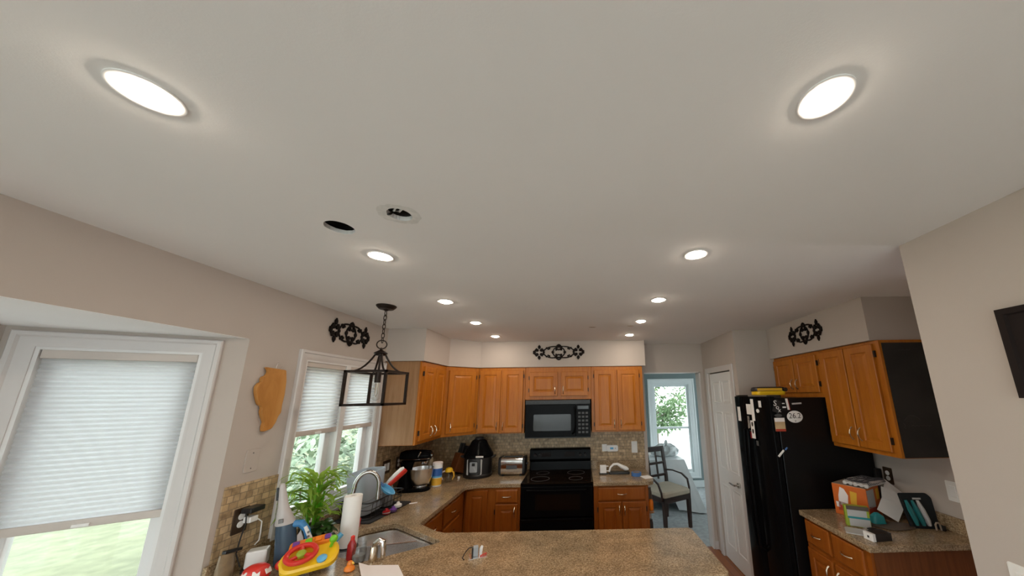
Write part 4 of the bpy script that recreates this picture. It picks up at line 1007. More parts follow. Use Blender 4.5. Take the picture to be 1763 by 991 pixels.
# open end shelf by the dining opening
t = thing('end_shelf', 'narrow open oak end shelf holding jars beside the two-door base cabinet', 'shelf unit', (.702, 3.50, 0))
g = G(); g.box(0, .30, 0, .015, .58, CT); g.box(0, .56, 0, .055, .58, CT); g.make('back_panel', 'oak', t, smooth=False)
for z in (.10, .36, .60):
    g = G(); g.prism([(0, .0), (.035, .005), (.055, .03), (.058, .58), (0, .58)], z, z+.016); g.make('shelf_board', 'oakside', t, smooth=False)
for (z, hh, r_, m, lab, nm, cat) in ((.617, .20, .027, 'brownbag', 'brown patterned jar on the top tier of the open end shelf', 'storage_jar', 'jar'), (.617, .10, .024, 'orange', 'orange jar in front on the top tier of the open end shelf', 'storage_jar', 'jar'), (.377, .13, .026, 'terracotta', 'dark brown pot on the middle tier of the open end shelf', 'small_pot', 'pot')):
    g = G(); y = .12 if 'in front' not in lab else .05
    g.lathe([(r_*.8, 0), (r_, .01), (r_, hh*.75), (r_*.75, hh*.9), (r_*.78, hh), (.002, hh)], n=18); tag(g.make(nm, m, loc=(.730, 3.50+y, z)), lab, cat)

# =================================================================== SINK-SIDE THINGS
# drying mat, rack, tub, dishes
g = G(); g.loft([[(x*k, y*k, z) for x, y in rrect(-.15, -.24, .15, .24, .02, 4)] for k, z in ((1, 0), (1, .005), (.985, .008))])
tag(g.make('drying_mat', 'mat', loc=(-1.625, 2.745, CI), rot=R(-6)), 'black drying mat lying under the wire dish rack', 'mat')
t = thing('dish_rack', 'black wire dish rack on the drying mat beside the sink', 'dish rack', (-1.64, 2.73, CI+.0092), R(-6))
def rack_loop(z, gx, gy): return [(x, y, z) for x, y in rrect(-gx, -gy, gx, gy, .03, 4)]
g = G(); g.tube(rack_loop(.006, .115, .185), .004, 6, closed=True); g.tube(rack_loop(.115, .125, .195), .005, 6, closed=True); g.tube(rack_loop(.065, .121, .191), .003, 6, closed=True)
g.make('rim', 'blackplastic', t)
for i in range(9):
    y = -.16+.04*i; g = G(); g.tube([(-.125, y, .115), (-.116, y, .006), (.116, y, .006), (.125, y, .115)], .0022, 5); g.make('wire', 'blackplastic', t)
t = thing('plastic_tub', 'large light grey plastic dish tub in the rack behind the faucet', 'tub', (-1.655, 2.665, CI+.030), (R(4), R(-3), R(-8)))
lo = []
for z, k in ((.0, .80), (.01, .84), (.27, 1.0), (.292, 1.04), (.292, .985), (.26, .95), (.02, .80), (.012, .74)):
    lo.append([(x*k, y*k, z) for x, y in rrect(-.085, -.115, .100, .115, .055, 5)])
g = G(); g.loft(lo); g.make('tub_shell', 'grey', t)
for z in (.06, .10):
    g = G(); g.tube([(x*(.845+z*.59), y*(.845+z*.59), z) for x, y in rrect(-.086, -.116, .101, .116, .055, 5)], .003, 6, closed=True); g.make('moulded_rib', 'greydark', t)
t = thing('dark_bowl', 'dark grey bowl upside down in the dish rack next to the grey tub', 'bowl', (-1.605, 2.838, CI+.0195), 0)
g = G(); g.lathe([(.053, 0), (.055, .004), (.054, .06), (.047, .13), (.034, .165), (.002, .17)], n=28, caps=True); g.make('bowl_shell', 'greydark', t)
t = thing('bottle_brush', 'wide red and white handled brush leaning out of the dish rack', 'brush', (-1.540, 2.70, CI+.175), (0, R(48), R(38)))
g = G(); g.tube([(0, 0, 0), (0, 0, .03), (0, 0, .09), (0, 0, .17), (0, 0, .185)], [.012, .020, .027, .028, .020], 14, flat=.55); g.make('handle', 'red', t)
g = G(); g.tube([(-.020, 0, .025), (-.024, 0, .05), (-.026, 0, .10), (-.026, 0, .165), (-.022, 0, .182)], [.008, .017, .022, .022, .014], 12, flat=.8); g.make('white_grip', 'white', t)
t = thing('blue_scoop', 'blue plastic scoop lying below the red brush in the rack', 'scoop', (-1.515, 2.668, CI+.165), (R(25), R(40), R(20)))
g = G(); g.lathe([(.012, 0), (.032, .006), (.043, .03), (.045, .031), (.040, .03), (.028, .010), (.002, .006)], n=22, sx=1.4, sy=.75); g.make('scoop_shell', 'lightblue', t)
g = G(); g.tube([(-.045, 0, .026), (-.085, 0, .035)], [.012, .008], 8); g.make('handle', 'tapeblue', t)
for i, (x, y, z, m, lab) in enumerate(((-1.468, 2.715, CI+.022, 'purple', 'purple striped pacifier at the end of the drying mat'), (-1.452, 2.75, CI+.044, 'white', 'white baby bottle nipple on top of the pacifier'), (-1.490, 2.665, CI+.024, 'darkred', 'dark red baby bottle ring lying on the drying mat'))):
    t = thing('baby_bottle_part', lab, 'bottle part', (x, y, z-.012 if i < 3 else z), group=None)
    g = G(); g.lathe([(.026, 0), (.028, .004), (.026, .018), (.014, .022), (.010, .034), (.003, .038)], n=18); g.make('ring', m, t)
    g = G(); g.lathe([(.0285, .006), (.0285, .012)], n=18, caps=False); g.make('band', 'stripe' if i == 0 else 'grey', t)
g = G(); g.box(-.03, -.012, 0, .03, .012, .003); tag(g.make('paper_scrap', 'pinkpaper', loc=(-1.42, 2.93, CI), rot=R(25), smooth=False), 'small scrap of pale paper on the counter beyond the drying mat', 'paper')
# red caddy, soap bottle, jar, tumbler
t = thing('sponge_caddy', 'red sponge caddy at the sink edge behind the paper towels', 'sponge caddy', (-1.575, 2.435, CI))
g = G(); g.loft([[(x*k, y*k, z) for x, y in rrect(-.035, -.025, .035, .025, .01, 3)] for z, k in ((0, .9), (.055, 1), (.055, .93), (.008, .84))]); g.make('cup', 'red', t)
g = G(); g.box(-.022, -.014, .012, .024, .014, .078); g.make('sponge', 'darkred', t, smooth=False, bevel=.004)
t = thing('soap_bottle', 'slim red dish soap bottle beside the paper towel roll', 'bottle', (-1.283, 1.99, CI))
g = G(); g.lathe([(.018, 0), (.021, .004), (.021, .075), (.012, .095), (.009, .10), (.002, .10)], n=18, sx=1.1, sy=.7); g.make('bottle_body', 'darkred', t)
g = G(); g.lathe([(.010, .10), (.010, .118), (.004, .122)], n=14); g.make('cap', 'red', t)
t = thing('glass_jar', 'small clear glass jar between the red soap bottle and the steel tumbler', 'jar', (-1.222, 1.965, CI))
g = G(); g.lathe([(.030, 0), (.034, .004), (.034, .06), (.028, .075), (.030, .095), (.027, .095), (.025, .075), (.031, .058), (.031, .006), (.002, .005)], n=24); g.make('glass', 'clear', t)
g = G(); g.lathe([(.029, .006), (.030, .035), (.002, .035)], n=20); g.make('contents', 'greydark', t)
t = thing('soap_dispenser', 'curved chrome soap dispenser in front of the sink bowl', 'dispenser', (-1.150, 1.975, CI))
g = G(); g.lathe([(.022, 0), (.023, .004), (.020, .05), (.016, .07), (.002, .072)], n=20, sx=.9, sy=1.1); g.make('body', 'brass', t)
g = G(); g.tube([(0, 0, .06), (.004, .0, .085), (.022, .006, .097), (.040, .010, .090), (.046, .012, .05), (.046, .012, .012)], [.012, .014, .014, .014, .013, .012], 10); g.make('spout', 'chrome', t)
t = thing('paper_towel_roll', 'white paper towel roll upright on a holder in front of the plants', 'paper towels', (-1.402, 2.132, CI))
g = G(); g.lathe([(.054, 0), (.056, .003), (.054, .010), (.012, .012)], n=28); g.make('stand_base', 'blackplastic', t)
g = G(); g.lathe([(.016, .014), (.046, .014), (.047, .018), (.047, .288), (.046, .291), (.016, .291), (.016, .014)], n=32, caps=False); g.make('roll', 'paper', t)
g = G(); g.cyl((0, 0, .012), (0, 0, .280), .008); g.make('post', 'blackplastic', t)
g = G(); g.tube([(-.052, .0, .01), (-.056, 0, .10), (-.055, 0, .20), (-.050, 0, .205)], .003, 6); g.make('side_arm', 'blackplastic', t)
# yellow-orange duck like bath toy
t = thing('orange_toy', 'small orange rubber toy on the counter by the white paper', 'toy', (-1.205, 1.872, CI))
g = G(); g.loft([[(r_*math.cos(2*math.pi*i/16), .8*r_*math.sin(2*math.pi*i/16), z) for i in range(16)] for r_, z in ((.018, 0), (.026, .006), (.024, .018), (.014, .028), (.015, .036), (.010, .046), (.002, .049))]); g.make('body', 'orange', t)
g = G(); g.tube([(.012, 0, .038), (.024, -.004, .036)], [.006, .002], 8); g.make('beak', 'amber', t)
# sheet of paper
g = G(); nx = 8; vs = []
for j in range(2):
    for i in range(nx+1):
        u = i/nx; vs.append((-1.195+.215*u*(1 if j == 0 else 1.0)+(.0 if j == 0 else .10), 1.925-.006*u-(0 if j == 0 else .125), CI+.0015+.014*max(0, 1-u*4)*(1 if j == 0 else .3)))
top = vs; bot = [(x, y, z-.0012) for x, y, z in vs]; k = nx+1
f = [(i, i+1, k+i+1, k+i) for i in range(nx)]; f += [tuple(2*k+q_ for q_ in reversed(a_)) for a_ in f]
f += [(i, 2*k+i, 2*k+i+1, i+1) for i in range(nx)] + [(k+i+1, 3*k+i+1, 3*k+i, k+i) for i in range(nx)] + [(0, k, 3*k, 2*k), (nx, 2*k+nx, 3*k+nx, k+nx)]
g._add(top+bot, f); tag(g.make('paper_sheet', 'pinkpaper'), 'pale paper sheet with a curled corner on the peninsula', 'paper')
# connector gadget on the peninsula
t = thing('downlight_connector', 'small metal bracket with loose wires lying on the peninsula counter', 'bracket', (-.585, 1.995, CI), R(20))
g = G(); g.box(-.045, -.035, 0, .050, .030, .004); g.box(-.045, -.035, .004, -.041, .030, .012); g.make('base_plate', 'steel', t, smooth=False, bevel=.001)
g = G(); g.box(-.022, -.012, .004, .004, .020, .050); g.make('terminal_block', 'grey', t, smooth=False, bevel=.003)
g = G(); g.box(-.030, -.010, .004, -.0225, .018, .046); g.make('dark_cap', 'blackplastic', t, smooth=False, bevel=.002)
g = G(); g.tube([(.018, .010, .004), (.020, .010, .030), (.026, .010, .044)], [.009, .010, .007], 10); g.make('wire_nut', 'white', t)
g = G(); g.tube([(.014, -.02, .006), (.032, -.016, .010), (.05, -.004, .008)], .003, 6); g.make('red_lead', 'red', t)
g = G(); g.tube([(-.026, .012, .044), (-.045, .02, .040), (-.065, .018, .020), (-.078, .0, .004), (-.07, -.02, .003)], .0028, 6); g.make('black_lead', 'blackplastic', t)

# plants
t = thing('spiky_plant', 'bright green plant with long arching narrow leaves at the sink window', 'potted plant', (-1.672, 2.185, CI))
g = G(); g.lathe([(.048, 0), (.052, .004), (.062, .11), (.064, .112), (.058, .11), (.054, .09), (.002, .09)], n=24); g.make('pot', 'terracotta', t)
g = G(); q = random.Random(12)
for i in range(7):
    a = q.uniform(0, 6.28); r_ = q.uniform(.01, .035); g.cyl((r_*math.cos(a), r_*math.sin(a), .085), (1.5*r_*math.cos(a), 1.5*r_*math.sin(a), q.uniform(.26, .38)), .006, n=8)
g.make('stems', 'green', t)
g = G()
for i in range(175):
    a = q.uniform(0, 6.28); z = q.uniform(.13, .40); r_ = q.uniform(.01, .05); el = q.uniform(.3, 1.6)
    d = (math.cos(a), math.sin(a), el)
    g.leaf((r_*math.cos(a), r_*math.sin(a), z), d, (0, 0, 1), q.uniform(.13, .23), q.uniform(.014, .026), q.uniform(.8, 2.1), 7)
for v in g.bm.verts:        # the leaves stay inside the sill and above the counter
    if v.co.x < -.14: v.co.x = -.14+(v.co.x+.14)*.06
    if v.co.y > .085: v.co.y = .085+(v.co.y-.085)*.35
    if v.co.y < -.12: v.co.y = -.12+(v.co.y+.12)*.25
    if v.co.x > .06 and v.co.y < -.02 and v.co.z < .20: v.co.z = .20+(v.co.z-.20)*.2
    if v.co.x > .17 and v.co.y < .06: v.co.x = .17+(v.co.x-.17)*.2
    if v.co.z < .10: v.co.z = .10+(v.co.z-.10)*.1
g.make('leaves', 'leaf', t)
t = thing('trailing_plant', 'low dark green round-leaved plant in front of the spiky plant', 'potted plant', (-1.536, 2.088, CI))
g = G(); g.lathe([(.040, 0), (.044, .004), (.052, .075), (.048, .075), (.045, .06), (.002, .06)], n=22); g.make('pot', 'terracotta', t)
g = G(); q = random.Random(5)
for i in range(95):
    a = q.uniform(0, 6.28); z = q.uniform(-.3, 1); r_ = math.sqrt(max(0, 1-z*z))*q.uniform(.5, 1)
    p = (.040*r_*math.cos(a), .034*r_*math.sin(a), .100+.066*z)
    g.leaf(p, (math.cos(a), math.sin(a), q.uniform(-.5, .5)), (0, 0, 1), q.uniform(.035, .06), q.uniform(.030, .045), 1.2, 6)
g.make('leaves', 'leafdark', t)
# handheld vacuum standing up
t = thing('handheld_vacuum', 'grey and blue cordless handheld vacuum standing upright by the left backsplash', 'vacuum', (-1.612, 1.960, CI+.003), (R(2), R(-5), R(30)))
g = G(); g.loft([[(w*math.cos(2*math.pi*i/18)+dx, .8*w*math.sin(2*math.pi*i/18), z) for i in range(18)] for z, w, dx in ((.0, .040, .0), (.006, .048, 0), (.04, .048, 0), (.10, .046, 0), (.19, .043, -.004), (.205, .041, -.005))]); g.make('dust_bin', 'smoke', t)
g = G(); g.loft([[(w*math.cos(2*math.pi*i/18)+dx, .8*w*math.sin(2*math.pi*i/18), z) for i in range(18)] for z, w, dx in ((.205, .043, -.005), (.212, .044, -.006), (.25, .034, -.012), (.30, .023, -.018), (.38, .016, -.024), (.415, .012, -.027), (.42, .004, -.028))]); nz = g.make('nozzle', 'vacbody', t)
g = G(); g.box(-.048, -.007, .335, -.036, .007, .40); g.make('nozzle_brush', 'blackplastic', nz, smooth=False)
g = G(); g.box(-.028, -.041, .222, -.008, -.030, .242); g.make('release_button', 'greydark', nz, smooth=False, bevel=.002)
g = G(); g.tube([(.030, -.004, .195), (.062, -.006, .190), (.086, -.008, .150), (.098, -.008, .09), (.100, -.008, .02)], [.020, .019, .016, .015, .014], 12); g.tube([(.025, 0, .045), (.06, -.004, .012), (.10, -.008, .012)], [.012, .012, .012], 10); hd = g.make('handle', 'blue', t)
g = G(); g.loft([[(x, y, z) for x, z in ((.046, .03), (.078, .03), (.074, .11), (.062, .155), (.046, .13))] for y in (-.010, .006)]); g.make('battery_plate', 'vacbody', hd, smooth=False, bevel=.003)
g = G(); g.tube([(.082, -.022, .172), (.104, -.024, .11), (.112, -.024, .03)], [.008, .010, .009], 8); g.make('grip_strip', 'white', hd)
for z in (.142, .120):
    g = G(); g.cyl((.098, -.030, z), (.099, -.037, z), .006, n=10); g.make('switch', 'greydark', hd)
# toy dashboard with steering wheel
t = thing('toy_dashboard', 'yellow toddler toy dashboard with a red steering wheel on the near counter', 'toy', (-1.422, 1.868, CI+.070), (R(28), R(-4), R(34)))
g = G(); g.loft([[(x*k, y*k, z) for x, y in roundpoly([(-.10, -.075), (.11, -.085), (.135, .0), (.09, .085), (-.06, .09), (-.115, .03)], .05, 5)] for z, k in ((-.022, .86), (-.012, 1), (.010, 1), (.02, .9))]); g.make('base', 'yellow', t)
g = G(); g.loft([[(x*k, .065+y*k, z) for x, y in rrect(-.085, -.025, .095, .028, .02, 4)] for z, k in ((.012, 1), (.032, .95), (.036, .85))]); ds = g.make('dash', 'orange', t)
for x, m in ((-.055, 'purple'), (-.005, 'green'), (.035, 'orange'), (.075, 'purple')):
    g = G(); g.box(x-.014, .052, .034, x+.014, .080, .044); g.make('button', m, ds, smooth=False, bevel=.003)
g = G(); g.tube([(-.025+.058*math.cos(2*math.pi*i/28), -.012+.05*math.sin(2*math.pi*i/28), .048) for i in range(28)], .012, 10, closed=True)
for a in (90, 210, 330): g.tube([(-.025, -.012, .042), (-.025+.058*math.cos(R(a)), -.012+.05*math.sin(R(a)), .048)], .009, 8)
sw = g.make('steering_wheel', 'red', t)
g = G(); g.lathe([(.020, .040), (.020, .054), (.014, .060), (.002, .062)], (-.025, -.012, 0), 18); g.make('horn_button', 'lime', sw)
g = G(); g.tube([(.09, .01, .015), (.10, .015, .05)], .007, 8); g.sph((.102, .017, .060), .019); g.make('gear_knob', 'green', t)
g = G(); g.tube([(.10, .055, .0), (.135, .075, .022)], [.016, .013], 10); g.make('key', 'lightblue', t)
g = G(); g.lathe([(.020, .018), (.022, .03), (.012, .036), (.002, .036)], (.06, -.055, 0), 14); g.make('dial', 'lightblue', t)
t = thing('toy_mirror', 'red oval toy mirror with a yellow face beside the toy dashboard', 'toy', (-1.553, 1.880, CI+.036), (R(55), 0, R(30)))
g = G(); g.lathe([(.8, -.01), (1, -.004), (1, .006), (.8, .012)], n=26, sx=.032, sy=.026); g.make('rim', 'red', t)
g = G(); g.lathe([(1, .012), (.9, .0145)], n=22, sx=.020, sy=.016); g.make('face', 'yellow', t)
t = thing('toy_camera', 'rounded red and white toddler toy at the corner of the near counter', 'toy', (-1.632, 1.822, CI), R(15))
g = G(); g.loft([[(.058*k*math.cos(2*math.pi*i/22), .045*k*math.sin(2*math.pi*i/22), z) for i in range(22)] for z, k in ((0, .8), (.008, .97), (.03, 1), (.052, .82), (.064, .5), (.068, .05))]); g.make('shell', 'red', t)
for a in (-2.2, -1.2, -.2):
    g = G(); g.box(-.014, -.001, -.012, .014, .003, .012, T=Matrix.Translation((.054*math.cos(a), .042*math.sin(a), .036)) @ Matrix.Rotation(a+math.pi/2, 4, 'Z') @ Matrix.Rotation(R(-28), 4, 'X')); g.make('white_patch', 'white', t, smooth=False)
# outlet with chargers
t = plate('wall_outlet', 'brown outlet plate crowded with chargers on the left backsplash', (LX+.008, 1.878, 1.165), R(90), .078, .125, 'bronzeplate', 'outlet', 'outlet')
t = thing('phone_charger', 'white plug charger in the crowded left outlet', 'charger', (LX+.0165, 1.902, 1.165))
g = G(); g.box(0, -.018, -.018, .04, .026, .012); g.make('body', 'white', t, smooth=False, bevel=.004)
g = G(); g.tube([(.03, .02, .0), (.045, .045, -.03), (.035, .06, -.09), (.03, .065, -.13), (.018, .06, -.148), (.016, .06, -.152)], .003, 6); g.make('cord', 'white', t)
t = thing('power_adapter', 'black bar-shaped power adapter plugged in above the white charger', 'adapter', (LX+.0165, 1.895, 1.212))
g = G(); g.box(0, -.03, -.013, .055, .048, .013); g.make('body', 'blackplastic', t, smooth=False, bevel=.004)
g = G(); g.tube([(.03, -.028, -.008), (.03, -.022, -.06), (.025, -.03, -.13), (.022, -.034, -.20), (.05, -.03, -.262)], .003, 6); g.make('cord', 'blackplastic', t)
t = thing('charging_dock', 'white rounded charging dock beside the backsplash behind the red toy', 'charging dock', (-1.735, 1.915, CI), R(30))
g = G(); g.prism(rrect(-.045, -.035, .048, .04, .012, 3), 0, .014); g.make('dock_base', 'blackplastic', t, smooth=False)
g = G(); g.box(-.034, -.03, .0145, .050, .036, .095, T=Matrix.Rotation(R(0), 4, 'X')); g.make('dock_body', 'white', t, smooth=False, bevel=.008)
t = thing('snack_bag', 'tan plastic bag closed with a black clip against the left wall', 'bag', (-1.775, 1.805, CI))
g = G(); q = random.Random(9)
g.loft([[((.022*k)*math.cos(2*math.pi*i/18)*(1+q.uniform(-.1, .1)), (.042*k2)*math.sin(2*math.pi*i/18)*(1+q.uniform(-.06, .06)), z) for i in range(18)] for z, k, k2 in ((0, .8, .9), (.01, 1, 1), (.06, 1.0, 1), (.10, .6, .95), (.128, .2, .9))]); g.make('bag_body', 'beigebag', t)
g = G(); g.box(-.010, -.042, .122, .010, .042, .136, T=Matrix.Rotation(R(-10), 4, 'X')); g.make('clip', 'blackplastic', t, smooth=False, bevel=.002)

# =================================================================== RIGHT COUNTER THINGS
t = thing('diaper_box', 'orange printed carton on the counter against the refrigerator', 'box', (1.878, 2.500, CI), R(-62))
# local: x along the long face towards the camera, y to the wall
BL, BW, BHt = .205, .205, .207
g = G(); g.box(0, 0, 0, BL, BW, BHt); g.make('carton', 'orangebox', t, smooth=False, bevel=.003)
g = G(); g.box(.002, .002, BHt, BL-.002, BW-.002, BHt+.002); g.make('lid_flaps', 'cardtop', t, smooth=False)
def fr(g, poly, T): g.loft([[(x, y, z) for x, y, z in [T @ Vector((a, d, b)) for a, b in poly]] for d in (0, -.0012)])
I = Matrix(); E_ = Matrix.Translation((BL, 0, 0)) @ Matrix.Rotation(R(90), 4, 'Z')
def art(nm, m, poly, T): 
    g = G(); fr(g, poly, T); return g.make(nm, m, t, smooth=False)
art('printed_figure', 'pinkpaper', [(.03, .07), (.085, .06), (.095, .14), (.075, .18), (.05, .19), (.035, .13)], I)
art('red_print', 'boxred', [(.025, .03), (.09, .035), (.088, .085), (.03, .09)], I)
art('yellow_badge', 'boxyellow', [(.105, .09), (.14, .09), (.15, .17), (.11, .175)], I)
art('white_label', 'white', [(.015, .05), (.035, .05), (.033, .085), (.013, .085)], I)
art('printed_figure', 'foil', [(.01, .08), (.115, .08), (.115, .195), (.008, .195)], E_)
art('red_print', 'boxred', [(.01, .035), (.12, .03), (.13, .075), (.01, .095)], E_)
art('yellow_badge', 'boxyellow', [(.15, .12), (.19, .12), (.19, .19), (.145, .19)], E_)
t = thing('striped_towel', 'rolled black and white striped towel on top of the orange carton', 'towel', (2.085, 2.445, CI+BHt+.0032), R(26))
g = G()
for i in range(5): 
    y = -.07+.032*i; g.tube([(-.15+.01*(i % 2), y, .014), (-.07, y+.004, .020), (.03, y-.003, .018), (.11, y, .014)], [.014, .017, .016, .013], 10)
g.make('folds', 'towel', t, remesh=.004)
for i in range(12):
    x = -.135+.021*i; g = G()
    g.tube([(x+.012*math.sin(j), -.088+.018*j, .0335+.002*math.sin(j*1.7+i)-(.012 if j in (0, 9) else 0)) for j in range(10)], .0032, 5); g.make('stripe', 'stripe', t)
t = thing('green_package', 'lime and silver printed package in front of the orange carton', 'package', (1.775, 2.275, CI), R(-28))
g = G(); g.box(-.004, 0, 0, .125, .04, .125); g.make('pouch', 'lime', t, smooth=False, bevel=.003)
g = G(); g.box(.014, -.0015, .004, .122, .0005, .052); g.make('lower_panel', 'foil', t, smooth=False)
g = G(); g.box(.008, -.0025, .050, .124, .0005, .062); g.make('teal_band', 'teal', t, smooth=False)
g = G(); g.box(.008, -.0015, .062, .110, .0005, .102); g.make('window_panel', 'foil', t, smooth=False)
g = G(); g.box(.006, -.0025, .102, .124, .0005, .126); g.make('header', 'brownbag', t, smooth=False)
g = G(); g.prism(rrect(-.07, -.05, .06, .05, .01, 3), 0, .006); tag(g.make('grey_card', 'foil', loc=(1.76, 2.17, CI), rot=R(-35), smooth=False), 'flat grey card lying in front of the lime package', 'card')
t = thing('key_fob', 'small black key fob with a chrome ring on the grey card', 'key fob', (1.845, 2.165, CI+.007), R(-10))
g = G(); g.lathe([(.8, 0), (1, .006), (.9, .016), (.5, .020)], n=18, sx=.034, sy=.018); g.make('fob', 'blackplastic', t)
g = G(); g.tube([(-.040+.013*math.cos(2*math.pi*i/14), .013*math.sin(2*math.pi*i/14), .012) for i in range(14)], .0025, 6, closed=True); g.make('ring', 'chrome', t)
t = thing('small_box', 'small black box with a white end at the counter front edge', 'box', (1.725, 2.066, CI), R(6))
g = G(); g.box(.018, -.03, 0, .125, .03, .042); g.make('sleeve', 'blackplastic', t, smooth=False)
g = G(); g.box(.0, -.0295, .0005, .018, .0295, .0415); g.make('white_end', 'white', t, smooth=False)
g = G(); g.box(-.0005, -.006, .014, .0, .006, .026); g.make('end_mark', 'blackplastic', t, smooth=False)
t = thing('white_document', 'folded white card leaning between the orange carton and the blister pack', 'card', (2.150, 2.350, CI))
def quad(g, pts, th=.0015):
    p = [Vector(a) for a in pts]; nn = (p[1]-p[0]).cross(p[3]-p[0]).normalized()*th
    g.loft([[tuple(a) for a in p], [tuple(a+nn) for a in p]])
g = G(); quad(g, [(-.11, -.02, .075), (-.005, -.05, .004), (.085, -.02, .085), (-.035, .01, .140)]); g.make('lower_leaf', 'paper', t, smooth=False)
g = G(); quad(g, [(-.045, .0, .118), (.085, -.014, .090), (.105, .045, .165), (.02, .06, .20)]); g.make('upper_leaf', 'paper', t, smooth=False)
g = G(); quad(g, [(.02, .05, .17), (.13, .03, .10), (.19, .08, .145), (.095, .10, .235)]); g.make('rear_leaf', 'paper', t, smooth=False)
g = G(); g.prism(roundpoly([(-.15, .03), (-.02, -.085), (.13, -.06), (.15, .02), (.0, .06)], .02, 3), 0, .010); tag(g.make('brown_pouch', 'brownbag', loc=(2.03, 2.255, CI), bevel=.004), 'flat brown pouch lying under the folded white card', 'pouch')
g = G(); g.loft([[(x*k, y*k, z) for x, y in rrect(-.045, -.03, .045, .03, .02, 4)] for z, k in ((0, .9), (.01, 1), (.05, .8), (.07, .3))]); tag(g.make('plastic_wrap', 'teal', loc=(1.995, 2.290, CI)), 'crumpled teal plastic wrap between the carton and the white card', 'wrapper')
t = thing('razor_pack', 'dark blister pack with teal razors standing on the counter', 'blister pack', (2.125, 2.215, CI), R(-8))
TL = Matrix.Rotation(R(-8), 4, 'X')
g = G(); g.loft([[(x, y, z) for x, z in roundpoly([(.015, 0), (.185, 0), (.190, .18), (.165, .208), (-.005, .205)], .012, 3)] for y in (.0, .004)], T=TL); g.make('backing_card', 'packdark', t, smooth=False)
g = G(); g.box(.075, -.0016, .168, .125, 0, .178, T=TL); g.make('logo_bar', 'foil', t, smooth=False)
for x, m in ((.035, 'tealblister'), (.072, 'tealblister'), (.105, 'foil')):
    g = G(); g.tube([(x-.012, -.012, .165-.0*x), (x-.004, -.016, .11), (x+.010, -.016, .05), (x+.016, -.012, .02)], [.008, .016, .015, .010], 8, T=TL); g.make('razor', m, t)
g = G(); g.tube([(.002, -.004, .195), (.012, -.012, .10), (.026, -.008, .008)], .004, 6, T=TL); g.make('pack_rim', 'clear', t)
t = thing('charger_plug', 'small grey clip standing at the foot of the blister pack', 'clip', (2.272, 2.165, CI))
g = G(); g.tube([(-.014, 0, .003), (-.016, 0, .035), (-.008, 0, .046), (.004, 0, .046), (.012, 0, .036), (.016, 0, .003)], .005, 8); g.make('loop', 'cardtop', t)
g = G(); g.box(.020, -.01, 0, .040, .02, .03); g.make('block', 'blackplastic', t, smooth=False, bevel=.003)

# =================================================================== DINING ROOM
t = thing('dining_chair', 'dark wooden dining armchair with a lattice back and tan seat in the dining room', 'chair', (1.20, 4.80, .004), R(28))
# local: front is -y
g = G(); g.loft([[(x*k, y*k, z) for x, y in rrect(-.25, -.24, .25, .22, .04, 4)] for z, k in ((.43, .96), (.44, 1), (.48, 1), (.50, .93))]); g.make('seat', 'seat', t)
g = G(); g.box(-.245, -.235, .365, .245, -.205, .43); g.box(-.245, .19, .365, .245, .22, .43); g.box(-.245, -.235, .365, -.215, .22, .43); g.box(.215, -.235, .365, .245, .22, .43); g.make('seat_frame', 'wood_dark', t, smooth=False)
for sx in (-1, 1):
    g = G(); g.loft([[(sx*.222+a, -.212+b, z) for a, b in ((-r_, -r_), (r_, -r_), (r_, r_), (-r_, r_))] for z, r_ in ((0, .018), (.365, .024))]); g.make('leg', 'wood_dark', t, smooth=False)
    g = G(); g.loft([[(sx*.225+a, y+b, z) for a, b in ((-.02, -.018), (.02, -.018), (.02, .018), (-.02, .018))] for y, z in ((.25, 0), (.205, .40), (.215, .60), (.275, 1.0))]); g.make('leg', 'wood_dark', t, smooth=False)
    g = G(); g.tube([(sx*.235, .215, .66), (sx*.262, .10, .672), (sx*.275, -.06, .655), (sx*.272, -.17, .60), (sx*.258, -.205, .50), (sx*.248, -.21, .40)], .017, 8, flat=.75); g.make('arm', 'wood_dark', t)
def yb(z): return .215+.06*max(0, (z-.6)/.4)
g = G(); g.box(-.21, yb(.96)-.016, .925, .21, yb(.96)+.014, 1.0); g.make('top_rail', 'wood_dark', t, smooth=False, bevel=.004)
for z in (.60, .765):
    g = G(); g.box(-.21, yb(z)-.010, z-.016, .21, yb(z)+.010, z+.016); g.make('back_rail', 'wood_dark', t, smooth=False)
for x in (-.075, .075):
    g = G(); g.loft([[(x+a, yb(z)+b, z) for a, b in ((-.012, -.008), (.012, -.008), (.012, .008), (-.012, .008))] for z in (.55, .76, .93)]); g.make('back_slat', 'wood_dark', t, smooth=False)
t = thing('dining_table', 'dining table under the white plastic sheet', 'table', (1.15, 5.95, .004))
g = G(); g.box(-.75, -.48, .70, .52, .42, .735); g.make('tabletop', 'wood_dark', t, smooth=False, bevel=.004)
for x in (-.68, .45):
    for y in (-.41, .35):
        g = G(); g.box(x-.035, y-.035, 0, x+.035, y+.035, .70); g.make('leg', 'wood_dark', t, smooth=False)
